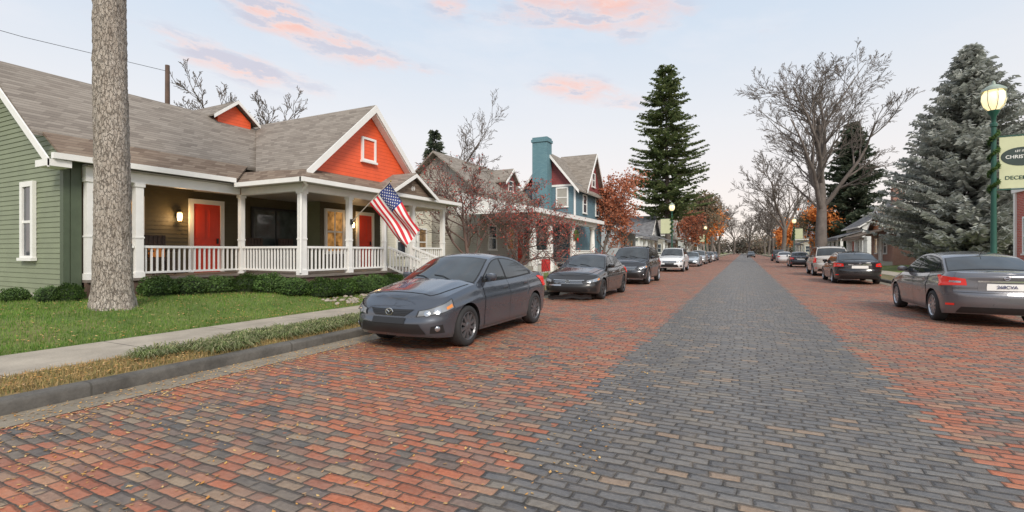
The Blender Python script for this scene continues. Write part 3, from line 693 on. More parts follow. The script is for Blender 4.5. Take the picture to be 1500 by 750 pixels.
    m.prism([(-10.13,py-.98,3.4),(-10.13,py+.98,3.4),(-10.13,py,3.95)],(-.1,0,0)); m.build('pediment',roof_br,h)
    m=MB()
    for s_ in (-1,1): m.prism([(-9.985,py,4.10),(-9.985,py+s_*1.28,3.38),(-9.985,py+s_*1.28,3.26),(-9.985,py,3.98)],(.03,0,0))
    m.build('pediment_trim',white,h)
    m=MB()
    for s_ in (-1,1): m.slab([(-11.2,py,4.14),(-9.99,py,4.14),(-9.99,py+s_*1.3,3.4),(-11.2,py+s_*1.3,3.4)],.06)
    m.build('pediment_roof',roof_m,h)
    text('69',.2,'house_number',white,h,Matrix.Translation((-10.12,py,3.6))@Matrix.Rotation(R(90),4,'Z')@Matrix.Rotation(R(90),4,'X'))
    d=MB(); dy=10.85;dx=-16.1
    d.prism([(dx,dy-.6,5.6),(dx,dy+.6,5.6),(dx,dy+.6,6.12),(dx,dy,6.6),(dx,dy-.6,6.12)],(-2.6,0,0)); dm=d.build('dormer_wall',orange,h)
    m=MB()
    for s_ in (-1,1): m.slab([(dx-2.8,dy,6.74),(dx+.18,dy,6.74),(dx+.18,dy+s_*.82,6.08),(dx-2.8,dy+s_*.82,6.08)],.05)
    m.build('dormer_roof',roof_m,h)
    m=MB()
    for s_ in (-1,1): m.prism([(dx+.185,dy,6.75),(dx+.185,dy+s_*.84,6.07),(dx+.185,dy+s_*.84,5.95),(dx+.185,dy,6.63)],(.03,0,0))
    m.build('dormer_trim',white,h)
    m=MB(); m.box(-15.0,-13.05,5.4,15.9,FZ-.06,FZ); m.box(-13.05,-10.55,8.98,15.9,FZ-.061,FZ-.001); m.build('porch_floor',deckwood,h)
    m=MB(); m.box(-13.2,-13.1,5.4,9.1,g-.1,FZ-.06); m.box(-13.1,-10.6,9.05,9.12,g-.1,FZ-.062); m.box(-10.68,-10.6,9.12,15.85,g-.15,FZ-.063); m.build('porch_skirt',brownwood,h)
    X1=-13.2;X2=-10.7
    for x,y,w_ in ((X1,5.5,.16),(X1,6.45,.17),(X1,9.1,.13),(X2,9.1,.17),(X2,10.8,.14),(X2,12.35,.11),(X2,13.85,.14),(X2,15.75,.15),(X2-2.9,15.75,.15)):
        post(h,x,y,FZ,3.12,w_)
    railing(h,(X1,5.6),(X1,6.35),FZ,FZ+.78); railing(h,(X1,6.55),(X1,9.0),FZ,FZ+.78)
    railing(h,(X1+.1,9.1),(X2-.12,9.1),FZ,FZ+.78); railing(h,(X2,9.22),(X2,10.7),FZ,FZ+.78); railing(h,(X2,10.9),(X2,12.27),FZ,FZ+.78); railing(h,(X2,13.95),(X2,15.66),FZ,FZ+.78)
    railing(h,(X2+.07,12.5),(X2+1.5,12.5),FZ,FZ+.8,-.48,'stair_railing'); railing(h,(X2+.07,13.8),(X2+1.5,13.8),FZ,FZ+.8,-.48,'stair_railing')
    for yy in (12.5,13.8): 
        MB().box(X2+1.46,X2+1.6,yy-.07,yy+.07,.3,1.25).box(X2+1.44,X2+1.62,yy-.09,yy+.09,1.25,1.3).build('newel_post',white,h)
    for i in range(3): MB().box(X2+.1+i*.32,X2+.42+i*.32,12.6,13.7,.25,FZ-.14*(i+1)).build('step',concrete,h)
    door(h,(-14.98,9.17,FZ),E,.82,2.08,door_red)
    door(h,(-13.88,14.85,FZ),E,.74,2.08,door_red)
    window(h,(-14.98,11.6,FZ+.72),E,1.75,1.35,glassmat('wide_window',(.06,.075,.075)),iron_bk,.08,rail=False,cols=2,label='wide dark framed porch window')
    window(h,(-13.88,13.25,FZ+.62),E,.75,1.5,lit_glass,white,.1,True,2)
    window(h,(-14.98,7.1,FZ+.55),E,.5,1.5,lit_glass,white,.1)
    window(h,(-14.9,5.082,1.35),S,.42,1.62,dark_glass,white,.12,True,1,label='tall white framed window in the green side wall')
    l=MB(); l.box(-14.97,-14.9,8.28,8.36,2.45,2.6); l.lathe([(.001,2.72),(.09,2.62),(.02,2.6)],8,Matrix.Translation((-14.84,8.32,0))); l.lathe([(.03,2.34),(.07,2.36),(.02,2.33)],8,Matrix.Translation((-14.84,8.32,0)))
    lo=l.build('wall_lantern',iron_bk,h); MB().lathe([(.05,2.37),(.065,2.48),(.06,2.59)],8,Matrix.Translation((-14.84,8.32,0))).build('lamp_glass',warm,lo)
    for i,(x,y,z,e) in enumerate(((-14.7,8.32,2.5,16),(-13.6,14.1,2.6,8))):
        la=bpy.data.lights.new('lantern_light','POINT'); la.energy=e; la.color=(1,.62,.28); la.shadow_soft_size=.08
        lo2=bpy.data.objects.new('lantern_light',la); lo2.location=(x-h.location.x,y-h.location.y,z-h.location.z); col.objects.link(lo2); lo2.parent=h
    l=MB().box(-13.89,-13.82,14.06,14.14,2.5,2.62).lathe([(.001,2.72),(.08,2.62),(.02,2.6)],8,Matrix.Translation((-13.76,14.1,0)))
    lo=l.build('wall_lantern',iron_bk,h); MB().lathe([(.05,2.4),(.06,2.5),(.055,2.59)],8,Matrix.Translation((-13.76,14.1,0))).build('lamp_glass',warm,lo)
    return h
house1()
wicker=pm('dark_wicker',(.06,.04,.03),.7,.3,20)
def chair(lab,x,y):
    c=thing('porch_chair',lab,'chair',(0,0,0),group='dark chairs on the porch')
    MB().box(-.26,.26,-.28,.28,.38,.45).build('seat',wicker,c)
    m=MB(); m.box(-.3,-.24,-.28,.28,.45,1.08)
    for k in range(5): m.box(-.235,-.22,-.25+k*.11,-.19+k*.11,.5,1.05)
    m.build('backrest',wicker,c)
    for sx in (-1,1):
        for sy in (-1,1): MB().box(sx*.24-.02,sx*.24+.02,sy*.27-.02,sy*.27+.02,0,.379).build('leg',wicker,c)
    for sy in (-1,1): MB().box(-.24,.28,sy*.3-.03,sy*.3+.03,.62,.66).build('armrest',wicker,c)
    c.location=(x,y,.842); return c
chair('dark porch chair left of the red door behind the railing',-14.3,7.5)
chair('dark porch chair right of the red door below the wide window',-14.3,10.5)
chair('dark porch chair furthest right, beside the corner of the porch wall',-14.3,11.7)
p=thing('cushion','orange cushion on the porch chair left of the door','cushion',(-14.42,7.5,1.3)); MB().box(-14.5,-14.38,7.32,7.68,1.32,1.62).build('cover',pm('orange_cloth',(.75,.25,.05),.8),p)

def flag():
    f=thing('flag','American flag on an angled pole at the porch post','flag',(-10.6,10.8,2.36))
    A=Vector((-10.6,10.8,2.36)); B=Vector((-9.15,10.85,3.5))
    MB().tube([A,B],.014,8).build('pole',pm('flag_pole',(.5,.45,.4),.4),f)
    MB().lathe([(.001,-.03),(.03,0),(.001,.03)],10,Matrix.Translation(B)).build('finial',pm('gold',(.8,.55,.15),.3,metal=1),f)
    MB().box(-10.62,-10.56,10.76,10.84,2.28,2.44).build('bracket',iron_bk,f)
    d=(B-A).normalized(); top=B-d*.06; hoist=.92; fly=1.62
    fd=Vector((.42,.42,-1.0)).normalized(); nn=d.cross(fd).normalized()
    nr,nc=26,40
    def P(u,v):
        p=top-d*hoist*v*(1-.35*u)+fd*fly*u
        wv=.09*math.sin(u*7+v*6)*u+.07*math.sin(v*12+u*2.5)*(.25+u)
        return p+nn*wv+Vector((0,0,-.15*u*v))
    m=MB(); rows=[[P(j/nc,i/nr) for j in range(nc+1)] for i in range(nr+1)]
    m.add([p for r_ in rows for p in r_],[])
    for i in range(nr):
        for j in range(nc):
            a=i*(nc+1)+j; m.f.append((a,a+1,a+nc+2,a+nc+1)); m.m.append(2 if (i<14 and j<16) else (0 if (i//2)%2==0 else 1))
    rd_=pm('flag_red',(.6,.02,.035),.7);wh_=pm('flag_white',(.8,.79,.77),.7,.05);bl_=pm('flag_blue',(.025,.045,.2),.7)
    cl=m.build('cloth',[rd_,wh_,bl_],f,True)
    for r_ in range(9):
        for c in range(6 if r_%2==0 else 5):
            s=MB()
            u=(.033+c*.0655+(0 if r_%2==0 else .033))*1.0; v=(r_+1)/10*.54
            c0=P(u,v); eu=(P(u+.01,v)-c0).normalized(); ev=(P(u,v+.01)-c0).normalized(); no=eu.cross(ev)
            pts=[c0+eu*(.026 if k%2==0 else .011)*math.cos(k*math.pi/5)+ev*(.026 if k%2==0 else .011)*math.sin(k*math.pi/5)-no*.004 for k in range(10)]
            s.prism(pts,no*.008); s.build('star',wh_,cl)
flag()

# ---------------------------------------------------------------- HOUSE generic
def gen_house(name,label,x0,x1,y0,y1,eave,ridge,ax,wm,rm,side=1,g=.3,porch=None,pm_=white,trim=white,wins=2,gwm=None,doorm=None,chim=None,south=True):
    h=thing(name,label,'house',(x0,y0,g)); n=(1,0,0) if side>0 else (-1,0,0); u=(0,1,0) if side>0 else (0,-1,0); fr=(u,n)
    xa,xb=min(x0,x1),max(x0,x1); ov=.4; w=MB().box(xa,xb,y0,y1,g-.3,eave)
    xm,ym=(xa+xb)/2,(y0+y1)/2
    if ax=='Y': tri=[[(xa,y,eave),(xb,y,eave),(xm,y,ridge-.06)] for y in (y0,y1)]; ex=(0,.1,0)
    else: tri=[[(x,y0,eave),(x,y1,eave),(x,ym,ridge-.06)] for x in (xa,xb)]; ex=(.1,0,0)
    wall=w.build('wall',wm,h)
    MB().prism(tri[0],ex).build('gable_wall',gwm or wm,h); MB().prism(tri[1],tuple(-e for e in ex)).build('gable_wall',gwm or wm,h)
    r=MB(); t=MB()
    if ax=='Y':
        k=(ridge-eave)/(xm-xa); 
        for s_ in (-1,1):
            xe=xm+s_*(xm-xa+ov); ze=ridge-k*(xm-xa+ov)
            r.slab([(xm,y0-ov,ridge+.08),(xe,y0-ov,ze+.08),(xe,y1+ov,ze+.08),(xm,y1+ov,ridge+.08)],.12)
            t.prism([(xm,y0-ov-.002,ridge+.0),(xe,y0-ov-.002,ze),(xe,y0-ov-.002,ze-.16),(xm,y0-ov-.002,ridge-.16)],(0,-.04,0))
            t.box(min(xe,xe+.08*s_),max(xe,xe+.08*s_),y0-ov,y1+ov,ze-.12,ze+.03)
    else:
        k=(ridge-eave)/(ym-y0)
        for s_ in (-1,1):
            ye=ym+s_*(ym-y0+ov); ze=ridge-k*(ym-y0+ov)
            r.slab([(xa-ov,ym,ridge+.08),(xb+ov,ym,ridge+.08),(xb+ov,ye,ze+.08),(xa-ov,ye,ze+.08)],.12)
            xf_=(xb+ov+.002) if side>0 else (xa-ov-.042)
            t.prism([(xf_,ym,ridge),(xf_,ye,ze),(xf_,ye,ze-.2),(xf_,ym,ridge-.2)],(.04,0,0))
            t.box(xa-ov,xb+ov,min(ye,ye+.08*s_),max(ye,ye+.08*s_),ze-.12,ze+.03)
    ro=r.build('roof',rm,h); t.build('roof_trim',trim,h)
    if chim: cx,cy,cw,ct,cm=chim; MB().box(cx-cw,cx+cw,cy-cw,cy+cw,eave-.5,ct).box(cx-cw-.06,cx+cw+.06,cy-cw-.06,cy+cw+.06,ct,ct+.12).build('chimney',cm,ro)
    for i in range(wins):
        yy=y0+(y1-y0)*(i+.7)/(wins+.4)
        window(h,(x0,yy,g+1.0),fr,.9,1.35,dim_glass if i%2 else dark_glass,trim)
    door(h,(x0,y0+(y1-y0)*.5,g+.3),fr,.9,2.05,doorm or door_red,trim)
    if ax=='X': window(h,(x0,ym,eave+.25),fr,.7,.9,dark_glass,trim)
    if south:
        for i in range(2): window(h,(xa+(xb-xa)*(.3+.4*i),y0,g+1.0),S,.8,1.35,dark_glass,trim)
    if porch:
        pd,pe,pn=porch; xo=x0+pd*side; a,b=min(x0,xo),max(x0,xo)
        MB().box(a,b,y0,y1,g-.3,g+.3).build('porch_floor',concrete,h)
        z1=pe+.75; xx=xo+.35*side
        MB().slab([(x0,y0-.3,z1),(xx,y0-.3,pe),(xx,y1+.3,pe),(x0,y1+.3,z1)],.1).box(min(xx,xx-.1*side),max(xx,xx-.1*side),y0-.32,y1+.32,pe-.3,pe-.11).build('porch_roof',[rm],h)
        xi=xo-.15*side
        MB().box(min(xi-.1,xi+.1),max(xi-.1,xi+.1),y0,y1,pe-.35,pe-.12).build('porch_beam',trim,h)
        for i in range(pn): post(h,xi,y0+.2+(y1-y0-.4)*i/(pn-1),g+.3,pe-.35,.24,pm_,'porch_column')
        railing(h,(xi,y0+.4),(xi,y0+(y1-y0)*.42),g+.3,g+1.1)
    return h
cream=siding('cream_siding',(.74,.70,.58),.12,.35); bluew=siding('blue_siding',(.125,.215,.26),.13,.3); maroon=siding('maroon_siding',(.24,.055,.055),.13,.3)
greysid=siding('grey_siding',(.45,.47,.49),.13,.3); whitesid=siding('white_siding',(.76,.76,.74),.13,.3); tansid=siding('tan_siding',(.42,.39,.34),.13,.3)
redbrick=brickwall('red_brick',(.45,.075,.05),(.55,.12,.08)); brbrick=brickwall('brown_brick',(.34,.14,.09),(.42,.19,.13))
bluebrick=brickwall('blue_brick',(.12,.235,.28),(.155,.28,.32),(.1,.2,.23))

gen_house('cream_house','cream clapboard house behind the bare tree, right of the porch steps',-15.8,-23,18.6,22.2,4.6,6.2,'Y',cream,roof_tan,wins=2,doorm=white)
def blue_house():
    h=thing('blue_house','blue and maroon two storey house with blue chimney and white columned porch','house',(-12,24,.3)); g=.3
    MB().box(-20,-14,24.5,33,g-.2,5.0).build('wall',tansid,h)
    m=MB().box(-14.9,-10.95,33,40,g-.2,6.4); m.build('wall',bluew,h)['label']='blue clapboard wall of the two storey wing'
    rx=-12.9; rzz=8.75; sl=1.22
    r=MB(); r.slab([(-17,24,7.6),(-13.5,24,4.75),(-13.5,33,4.75),(-17,33,7.6)],.12); r.slab([(-17,24,7.6),(-17,33,7.6),(-20.4,33,4.75),(-20.4,24,4.75)],.12)
    for s_ in (-1,1): xe=rx+s_*2.35; r.slab([(rx,32.6,rzz),(xe,32.6,rzz-sl*2.35),(xe,40.4,rzz-sl*2.35),(rx,40.4,rzz)],.12)
    for s_ in (-1,1): r.slab([(-13.5,37,9.2),(-10.5,37,9.2),(-10.5,37+s_*2.5,6.1),(-13.5,37+s_*2.5,6.1)],.12)
    ro=r.build('roof',roof_tan,h)
    MB().prism([(-20,24.5,5),(-14,24.5,5),(-17,24.5,7.4)],(0,.1,0)).build('gable_wall',tansid,h)
    MB().prism([(-14.9,32.99,6.35),(-10.95,32.99,6.35),(rx,32.99,8.6)],(0,.1,0)).build('gable_wall',maroon,h)
    MB().prism([(-10.8,34.8,6.1),(-10.8,39.2,6.1),(-10.8,37,9.0)],(-.3,0,0)).build('gable_wall',maroon,h)
    t=MB()
    for s_ in (1,-1): xe=rx+s_*2.35; t.prism([(rx,32.58,rzz-.03),(xe,32.58,rzz-.03-sl*2.35),(xe,32.58,rzz-.27-sl*2.35),(rx,32.58,rzz-.27)],(0,-.05,0))
    for s_ in (-1,1): t.prism([(-10.49,37,9.18),(-10.49,37+s_*2.55,6.03),(-10.49,37+s_*2.55,5.8),(-10.49,37,8.95)],(.05,0,0))
    t.box(-11.05,-10.93,32.94,33.06,g,6.2); t.box(-14.9,-11.05,32.95,32.985,6.2,6.35); t.build('roof_trim',white,h)
    c=MB().box(-13.9,-12.75,32.0,32.95,g,9.4); c.box(-13.97,-12.68,31.93,33.0,9.4,9.6); c.box(-13.9,-12.75,32.0,32.95,9.6,9.75); c.build('chimney',bluebrick,h)
    window(h,(-11.95,33,4.75),S,.75,1.3,greyw,white,.1)
    window(h,(-10.95,35.2,4.4),E,.8,1.3); window(h,(-10.95,38.6,4.4),E,.8,1.3); window(h,(-10.8,37,6.6),E,.7,1.0)
    for y in (26,28.5,31): window(h,(-14,y,1.6),E,.9,1.4,dim_glass if y==28.5 else dark_glass)
    door(h,(-14,30,.78),E,.9,2.05,door_red)
    MB().prism([(-14.6,28.9,5.4),(-14.6,30.7,5.4),(-14.6,30.7,6.3),(-14.6,29.8,7.0),(-14.6,28.9,6.3)],(-2.2,0,0)).build('dormer_wall',maroon,h)
    m=MB()
    for s_ in (-1,1): m.slab([(-17,29.8,7.2),(-14.35,29.8,7.2),(-14.35,29.8+s_*1.15,6.2),(-17,29.8+s_*1.15,6.2)],.08)
    m.build('dormer_roof',roof_tan,h)
    m=MB()
    for s_ in (-1,1): m.prism([(-14.34,29.8,7.16),(-14.34,29.8+s_*1.18,6.14),(-14.34,29.8+s_*1.18,5.98),(-14.34,29.8,7.0)],(.05,0,0))
    m.build('dormer_trim',white,h)
    window(h,(-14.6,29.8,5.65),E,.6,.65,dark_glass,white,.06)
    # long low porch projecting towards the street
    PY0,PY1,PX=22.0,34.6,-9.4
    MB().box(-14,PX-.35,PY0+.5,PY1-.4,g-.2,.72).build('porch_floor',concrete,h)
    MB().slab([(-14,PY0,4.75),(PX,PY0,3.72),(PX,PY1,3.72),(-14,PY1,4.75)],.08).build('porch_roof',shingle('pale_shingle',[(.36,.33,.30),(.44,.41,.37),(.5,.46,.42)]),h)
    MB().box(PX-.02,PX+.12,PY0-.1,PY1+.1,3.44,3.68).box(-14,PX-.02,PY0-.1,PY0,3.44,3.68).box(PX-.62,PX-.32,PY0+.5,PY1-.4,3.2,3.5).prism([(-14,PY0-.02,3.68),(PX,PY0-.02,3.68),(-14,PY0-.02,4.68)],(0,.05,0)).build('porch_beam',white,h)
    for y in (22.8,25.2,29.2,33.6):
        MB().lathe([(.25,.3),(.25,1.0),(.18,1.02),(.20,1.6),(.15,3.0),(.22,3.06),(.22,3.2)],16,Matrix.Translation((PX-.47,y,0))).build('porch_column',white,h,True,30)
    railing(h,(PX-.47,23.1),(PX-.47,25.0),.72,1.55); railing(h,(PX-.47,29.5),(PX-.47,33.3),.72,1.55)
    for i in range(3): MB().box(PX-.35+i*.3,PX-.05+i*.3,26,28.5,.14,.72-.15*(i+1)).build('step',concrete,h)
blue_house()
gen_house('grey_house','grey house with slate roof and white porch left of the tall spruce',-11.5,-19,48.5,57,3.9,6.6,'Y',greysid,roof_gr,porch=(2.2,3.0,4),wins=2,doorm=white,chim=(-15,55,.35,7.2,brbrick))
gen_house('white_house','small white gabled house beyond the grey house on the left',-11,-18,63,70,3.6,6.2,'X',whitesid,roof_gr,porch=(2,2.9,4),wins=2)
gen_house('tan_house','tan gabled house far down the left side',-11,-18,84,93,4.4,7,'X',tansid,roof_tan,porch=(2,2.9,3),wins=2)
gen_house('pale_house','pale house furthest down the left side',-11,-18,112,122,4.6,7.4,'X',whitesid,roof_gr,porch=(2,2.9,3),wins=2)
gen_house('brick_bungalow','brown brick bungalow with orange brown gable left of the big spruce',11.2,19,50,57.5,3.3,5.4,'X',brbrick,roof_br,-1,porch=(2,2.8,3),wins=2,gwm=siding('orange_brown',(.5,.18,.08)),doorm=white)
gen_house('white_gabled_house','white house with grey roof and brick chimney beyond the brick bungalow',11.5,21,63,72,4.4,7.6,'Y',whitesid,roof_gr,-1,porch=(2,3.0,4),wins=3,chim=(15,65,.5,8.2,brbrick))
gen_house('grey_far_house','grey green house far down the right side',11,18,96,105,4.4,7.2,'X',greysid,roof_gr,-1,porch=(2,2.9,3),wins=2)
gen_house('tan_far_house','small tan house furthest down the right side',11,18,128,138,4.4,7.2,'X',tansid,roof_tan,-1,wins=2)
gen_house('low_brick_house','low dark brick house with brown roof below the big spruce boughs',17.2,24,34.5,47,3.2,4.6,'Y',brbrick,roof_br,-1,wins=4,doorm=white)
def red_building():
    h=thing('red_building','bright red brick building at the right edge of the view','building',(11,22,.3))
    MB().box(11,19,20,29.3,0,4.1).build('wall',redbrick,h)
    MB().box(10.9,19.1,19.9,29.4,4.1,4.35).build('cornice',white,h)
    for y in (22,25,28): window(h,(11,y,1.4),Wf,.9,1.5)
    m=MB().box(10.93,10.998,29.15,29.3,.3,4.09); m.build('corner_trim',white,h)
red_building()
w=thing('wreath','green wreath with a red bow on the blue house porch','wreath',(-9.6,29.2,2.5))
M_=Matrix.Translation((-9.62,29.2,2.5))@Matrix.Rotation(R(90),4,'Y')
m=MB(); 
m.tube([M_@Vector((math.cos(k/16*6.283)*.28,math.sin(k/16*6.283)*.28,0)) for k in range(17)],.08,7,False)
m.build('ring',box_m,w); MB().box(-9.54,-9.5,29.1,29.3,2.1,2.32).build('bow',lens_r,w)
s=thing('yard_sign','small red sign on the lawn before the white columned porch','sign',(-8.7,21.6,.15))
MB().box(-8.73,-8.7,21.2,22.3,.5,1.1).build('board',pm('sign_red',(.7,.03,.03),.5),s)
MB().box(-8.74,-8.69,21.3,21.34,.12,.499).build('stake',white,s); MB().box(-8.74,-8.69,22.16,22.2,.12,.499).build('stake',white,s)
u=thing('utility_pole','wooden utility pole rising behind the green house roof','utility pole',(-26,14,.4))
MB().tube([(-26,14,.3),(-26,14,10.8)],[.15,.10],10).build('pole',brownwood,u)
MB().tube([(-26,14,10.5),(-27,9,10.4),(-28,2,10.6),(-29,-8,11.4)],.012,5).build('cable',iron_bk,u)

# ---------------------------------------------------------------- lamps
def lamp(label,x,y,sgn,banner=True,big=False):
    l=thing('street_lamp',label,'street lamp',(0,0,0),group='green street lamps')
    MB().lathe([(.2,0),(.2,.12),(.15,.18),(.14,.7),(.10,.8),(.075,.9),(.065,2.5),(.058,4.9),(.085,4.92),(.085,5.0),(.05,5.03),(.06,5.2),(.13,5.32),(.14,5.38),(.001,5.38)],16).build('pole',iron_gr,l,True,35)
    gm=pm('globe_'+str(int(y)),(1,.9,.7),.3,.03,emit=(1,.74,.36),es=1.1)
    MB().lathe([(.12,5.38),(.22,5.5),(.27,5.68),(.25,5.85),(.2,5.95)],16).build('lamp_globe',gm,l,True)
    m=MB().lathe([(.28,5.93),(.26,6.0),(.12,6.1),(.05,6.13),(.03,6.22),(.001,6.25)],16)
    for k in range(8):
        a=k*math.pi/4; c,s_=math.cos(a),math.sin(a); m.tube([(c*.12,s_*.12,5.38),(c*.235,s_*.235,5.5),(c*.285,s_*.285,5.68),(c*.265,s_*.265,5.93)],.01,4)
    m.build('lamp_cap',pm('verdigris',(.3,.36,.3),.4),l,True,40)
    if banner:
        for zz in (4.62,3.1): MB().beam((0,0,zz),(1.1*sgn,0,zz),.03,.03).build('banner_arm',iron_gr,l)
        x0,x1=sorted((.12*sgn,1.08*sgn)); b=MB().box(x0,x1,-.006,.006,3.13,4.59).build('banner',pm('banner_cloth',(.60,.62,.40),.7,.05),l)
        if big:
            cx=(x0+x1)/2
            RM=lambda z,xx=cx:Matrix.Translation((xx,-.014,z))@Matrix.Rotation(R(90),4,'X')
            MB().lathe([(.001,0),(.44,0),(.44,.004),(.001,.004)],28,Matrix.Translation((cx,-.008,4.02))@Matrix.Rotation(R(90),4,'X')@Matrix.Diagonal((1.03,.6,1,1))).build('emblem',pm('banner_green',(.03,.05,.045),.6),b)
            text('LET IT BE',.075,'lettering',white,b,RM(4.17),.001); text('CHRISTMAS',.135,'lettering',white,b,RM(4.01),.001)
            text('DECEMBER',.15,'lettering',pm('ink',(.03,.08,.06),.6),b,RM(3.42),.001)
    rd=random.Random(4); vs=[];fs=[]
    for i in range(1500 if big else 200):
        t=rd.random(); z=2.9+1.9*t; a=t*26; r=.09+.04*rd.random(); p=Vector((math.cos(a)*r,math.sin(a)*r,z+rd.gauss(0,.03))); s_=.05 if big else .12
        q=Vector((rd.gauss(0,1),rd.gauss(0,1),rd.gauss(0,1))).normalized(); w_=q.orthogonal().normalized(); o=len(vs)
        vs+=[p-q*s_,p+w_*s_*.3,p+q*s_,p-w_*s_*.3]; fs.append((o,o+1,o+2,o+3))
    MB().add(vs,fs).build('garland',box_m,l)
    l.location=(x,y,.14); return l
lamp('tall green lamp post with lit lantern and banner at the right edge',6.45,18.4,1,True,True)
lamp('green lamp post with banner left of the street before the tall spruce',-6.5,50,-1)
lamp('distant lamp post with banner on the right side of the street',6.5,80,1)
lamp('distant lamp post far down the left side of the street',-6.5,96,-1)

# ---------------------------------------------------------------- cars
def Cv(pts,sm):
    xs_=np.array([p[0] for p in pts]);ys_=np.array([p[1] for p in pts])
    lo,hi=xs_[0],xs_[-1]; N=600; g_=np.linspace(lo-.5,hi+.5,N); v=np.interp(g_,xs_,ys_)
    if sm>0:
        k=int(sm/(g_[1]-g_[0])*3)+1; kx=np.arange(-k,k+1)*(g_[1]-g_[0]); kk=np.exp(-.5*(kx/sm)**2); kk/=kk.sum()
        v=np.convolve(np.pad(v,k,'edge'),kk,'valid')
    return lambda x: float(np.interp(x,g_,v))
def paint(name,c,metal=.45,rough=.28):
    m,nt,b=newmat(name)
    p=nd(nt,'ShaderNodeTexCoord').outputs['Object']; z=nd(nt,'ShaderNodeSeparateXYZ',{0:p}).outputs[2]
    n=NOISE(nt,p,3,6,.65)
    dirt=MA(nt,'MULTIPLY',MA(nt,'MULTIPLY_ADD',z,-1.6,1.15,True),MA(nt,'MULTIPLY_ADD',n,1.6,-.35,True))
    nt.links.new(MIX(nt,MA(nt,'MULTIPLY',dirt,.35),c,(.18,.16,.14)),b.inputs['Base Color'])
    b.inputs['Metallic'].default_value=metal
    nt.links.new(MA(nt,'MULTIPLY_ADD',dirt,.4,rough),b.inputs['Roughness'])
    b.inputs['Coat Weight'].default_value=.9; b.inputs['Coat Roughness'].default_value=.04
    return m
def make_car(label,body,pos,face,L=4.5,W=1.76,H=1.46,fo=.9,wb=2.64,rw=.315,zf=.66,zc=.92,zb=.95,zd=1.0,ws=(1.15,1.95),rr=(3.2,3.95),suv=False,rimm=alloy,detail=2,kind='car',front='a',group='cars parked along the street',glass=carglass,plate=None,spokes=7,name='parked_car',rackm=None,damage=False):
    c=thing(name,label,kind,(0,0,0),group=group)
    fa,ra=fo,fo+wb; Ra=rw+.05
    rk=.2 if not suv else .26
    zsh=Cv([(0,zf),(.35,zf+.1),(ws[0]+.1,zc),((ws[1]+rr[0])/2,zb),(rr[1],zd),(L-.12,zd-.02),(L,zd-.05)],.14)
    def zbot(x):
        for a in (fa,ra):
            d=abs(x-a)
            if d<=Ra: return rw*1.0+math.sqrt(max(0,Ra*Ra-d*d))
        return rk+ (max(0,(fa-Ra-x))*.08) + max(0,(x-ra-Ra))*.1
    prof=Cv([(0,.93),(.10,.965),(.16,.968),(.3,.972),(.5,.99),(.70,1.0),(.745,.972),(.9,.94),(1,.88)],.022)
    fx=Cv([(0,.11),(.14,.04),(.33,.0),(.5,.0),(.56,.035),(.72,.05),(.88,.13),(1,.25)],.03)
    rx_=Cv([(0,.13),(.14,.05),(.3,.0),(.52,.0),(.58,.045),(.85,.05),(.95,.04),(1,.10)],.025)
    xs0,xs1=fa-Ra-.03,min(L-.35,ra+Ra+.03); bow=Cv([(xs0,.965),(1.3,1),(L-1.3,1),(xs1,.965)],.3)
    n_=2.5; e_=2/n_
    def side(x,q,sg):
        zb0=zbot(x); zs=zsh(x); z=zb0+q*(zs-zb0); h=(z-rk)/(zs-rk); return Vector((x,sg*W/2*prof(h)*bow(x),z))
    def arc(s,q,fr):
        th=abs(s)*math.pi/2; x=.2 if fr else L-.2; sg=1 if s>=0 else -1
        for _ in range(5):
            zb0=zbot(x) if (x<fa-Ra or x>ra+Ra) else rk; zs=zsh(x); z=zb0+q*(zs-zb0); h=(z-rk)/(zs-rk); c_=max(0,math.cos(th))**e_
            x= (fx(h)+(xs0-fx(h))*(1-c_)) if fr else (L-rx_(h)-(L-rx_(h)-xs1)*(1-c_))
        xb=xs0 if fr else xs1
        return Vector((x,sg*W/2*prof(h)*bow(xb)*math.sin(th)**e_,z))
    C0=Vector((L/2,0,0))
    na=12 if detail else 7
    ring=[('f',i/na) for i in range(na)]
    xsn=[xs0]
    for a in (fa,ra):
        xsn+= [a-Ra-.004]+[a-Ra*math.cos(t) for t in np.linspace(0.02,math.pi-.02,17 if detail else 9)]+[a+Ra+.004]
        if a==fa: xsn+=list(np.linspace(fa+Ra+.08,ra-Ra-.08,14 if detail else 6))
    xsn=[x for x in xsn if x<=xs1-.001]+[xs1]
    ring+=[('s',x) for x in xsn]+[('r',1-i/na) for i in range(1,na+1)]
    nq=22 if detail else 8
    def pt(k,q,sg):
        t,v=k
        if t=='s': return side(v,q,sg)
        return arc(v*sg,q,t=='f') if v>0 else Vector((arc(0,q,t=='f').x,0,arc(0,q,t=='f').z))
    qs=[i/nq for i in range(nq+1)]
    b=MB()
    for sg in (1,-1):
        rows=[[pt(k,q,sg)-C0 for q in qs] for k in ring]
        b.grid(rows,flip=sg<0)
    def top(x0,ys,zs,s):
        yr=ys/(W/2); cr=(.085 if x0<ws[0]+.4 else .045)*min(1,yr*1.1); cz=.008*math.exp(-((abs(s)-.62)/.07)**2) if x0<ws[0]+.2 else 0
        return Vector((x0,s*ys,zs+cr*(1-abs(s)**2.3)+cz))
    rows=[]
    for k in ring:
        p1=pt(k,1,1); rows.append([top(p1.x,p1.y,p1.z,s)-C0 for s in np.linspace(1,-1,21)])
    b.grid(rows)
    zA=zsh(ws[0])+.045; zD=zsh(rr[1])+.03
    Hc=H
    ctrl=[(ws[0]-.06,zA-.04),(ws[0],zA),(ws[1],Hc-.045),((ws[1]+rr[0])/2-.1,Hc),(rr[0],Hc-.07 if not suv else Hc-.03),(rr[1],zD),(rr[1]+.05,zD-.06)]
    dn=[]
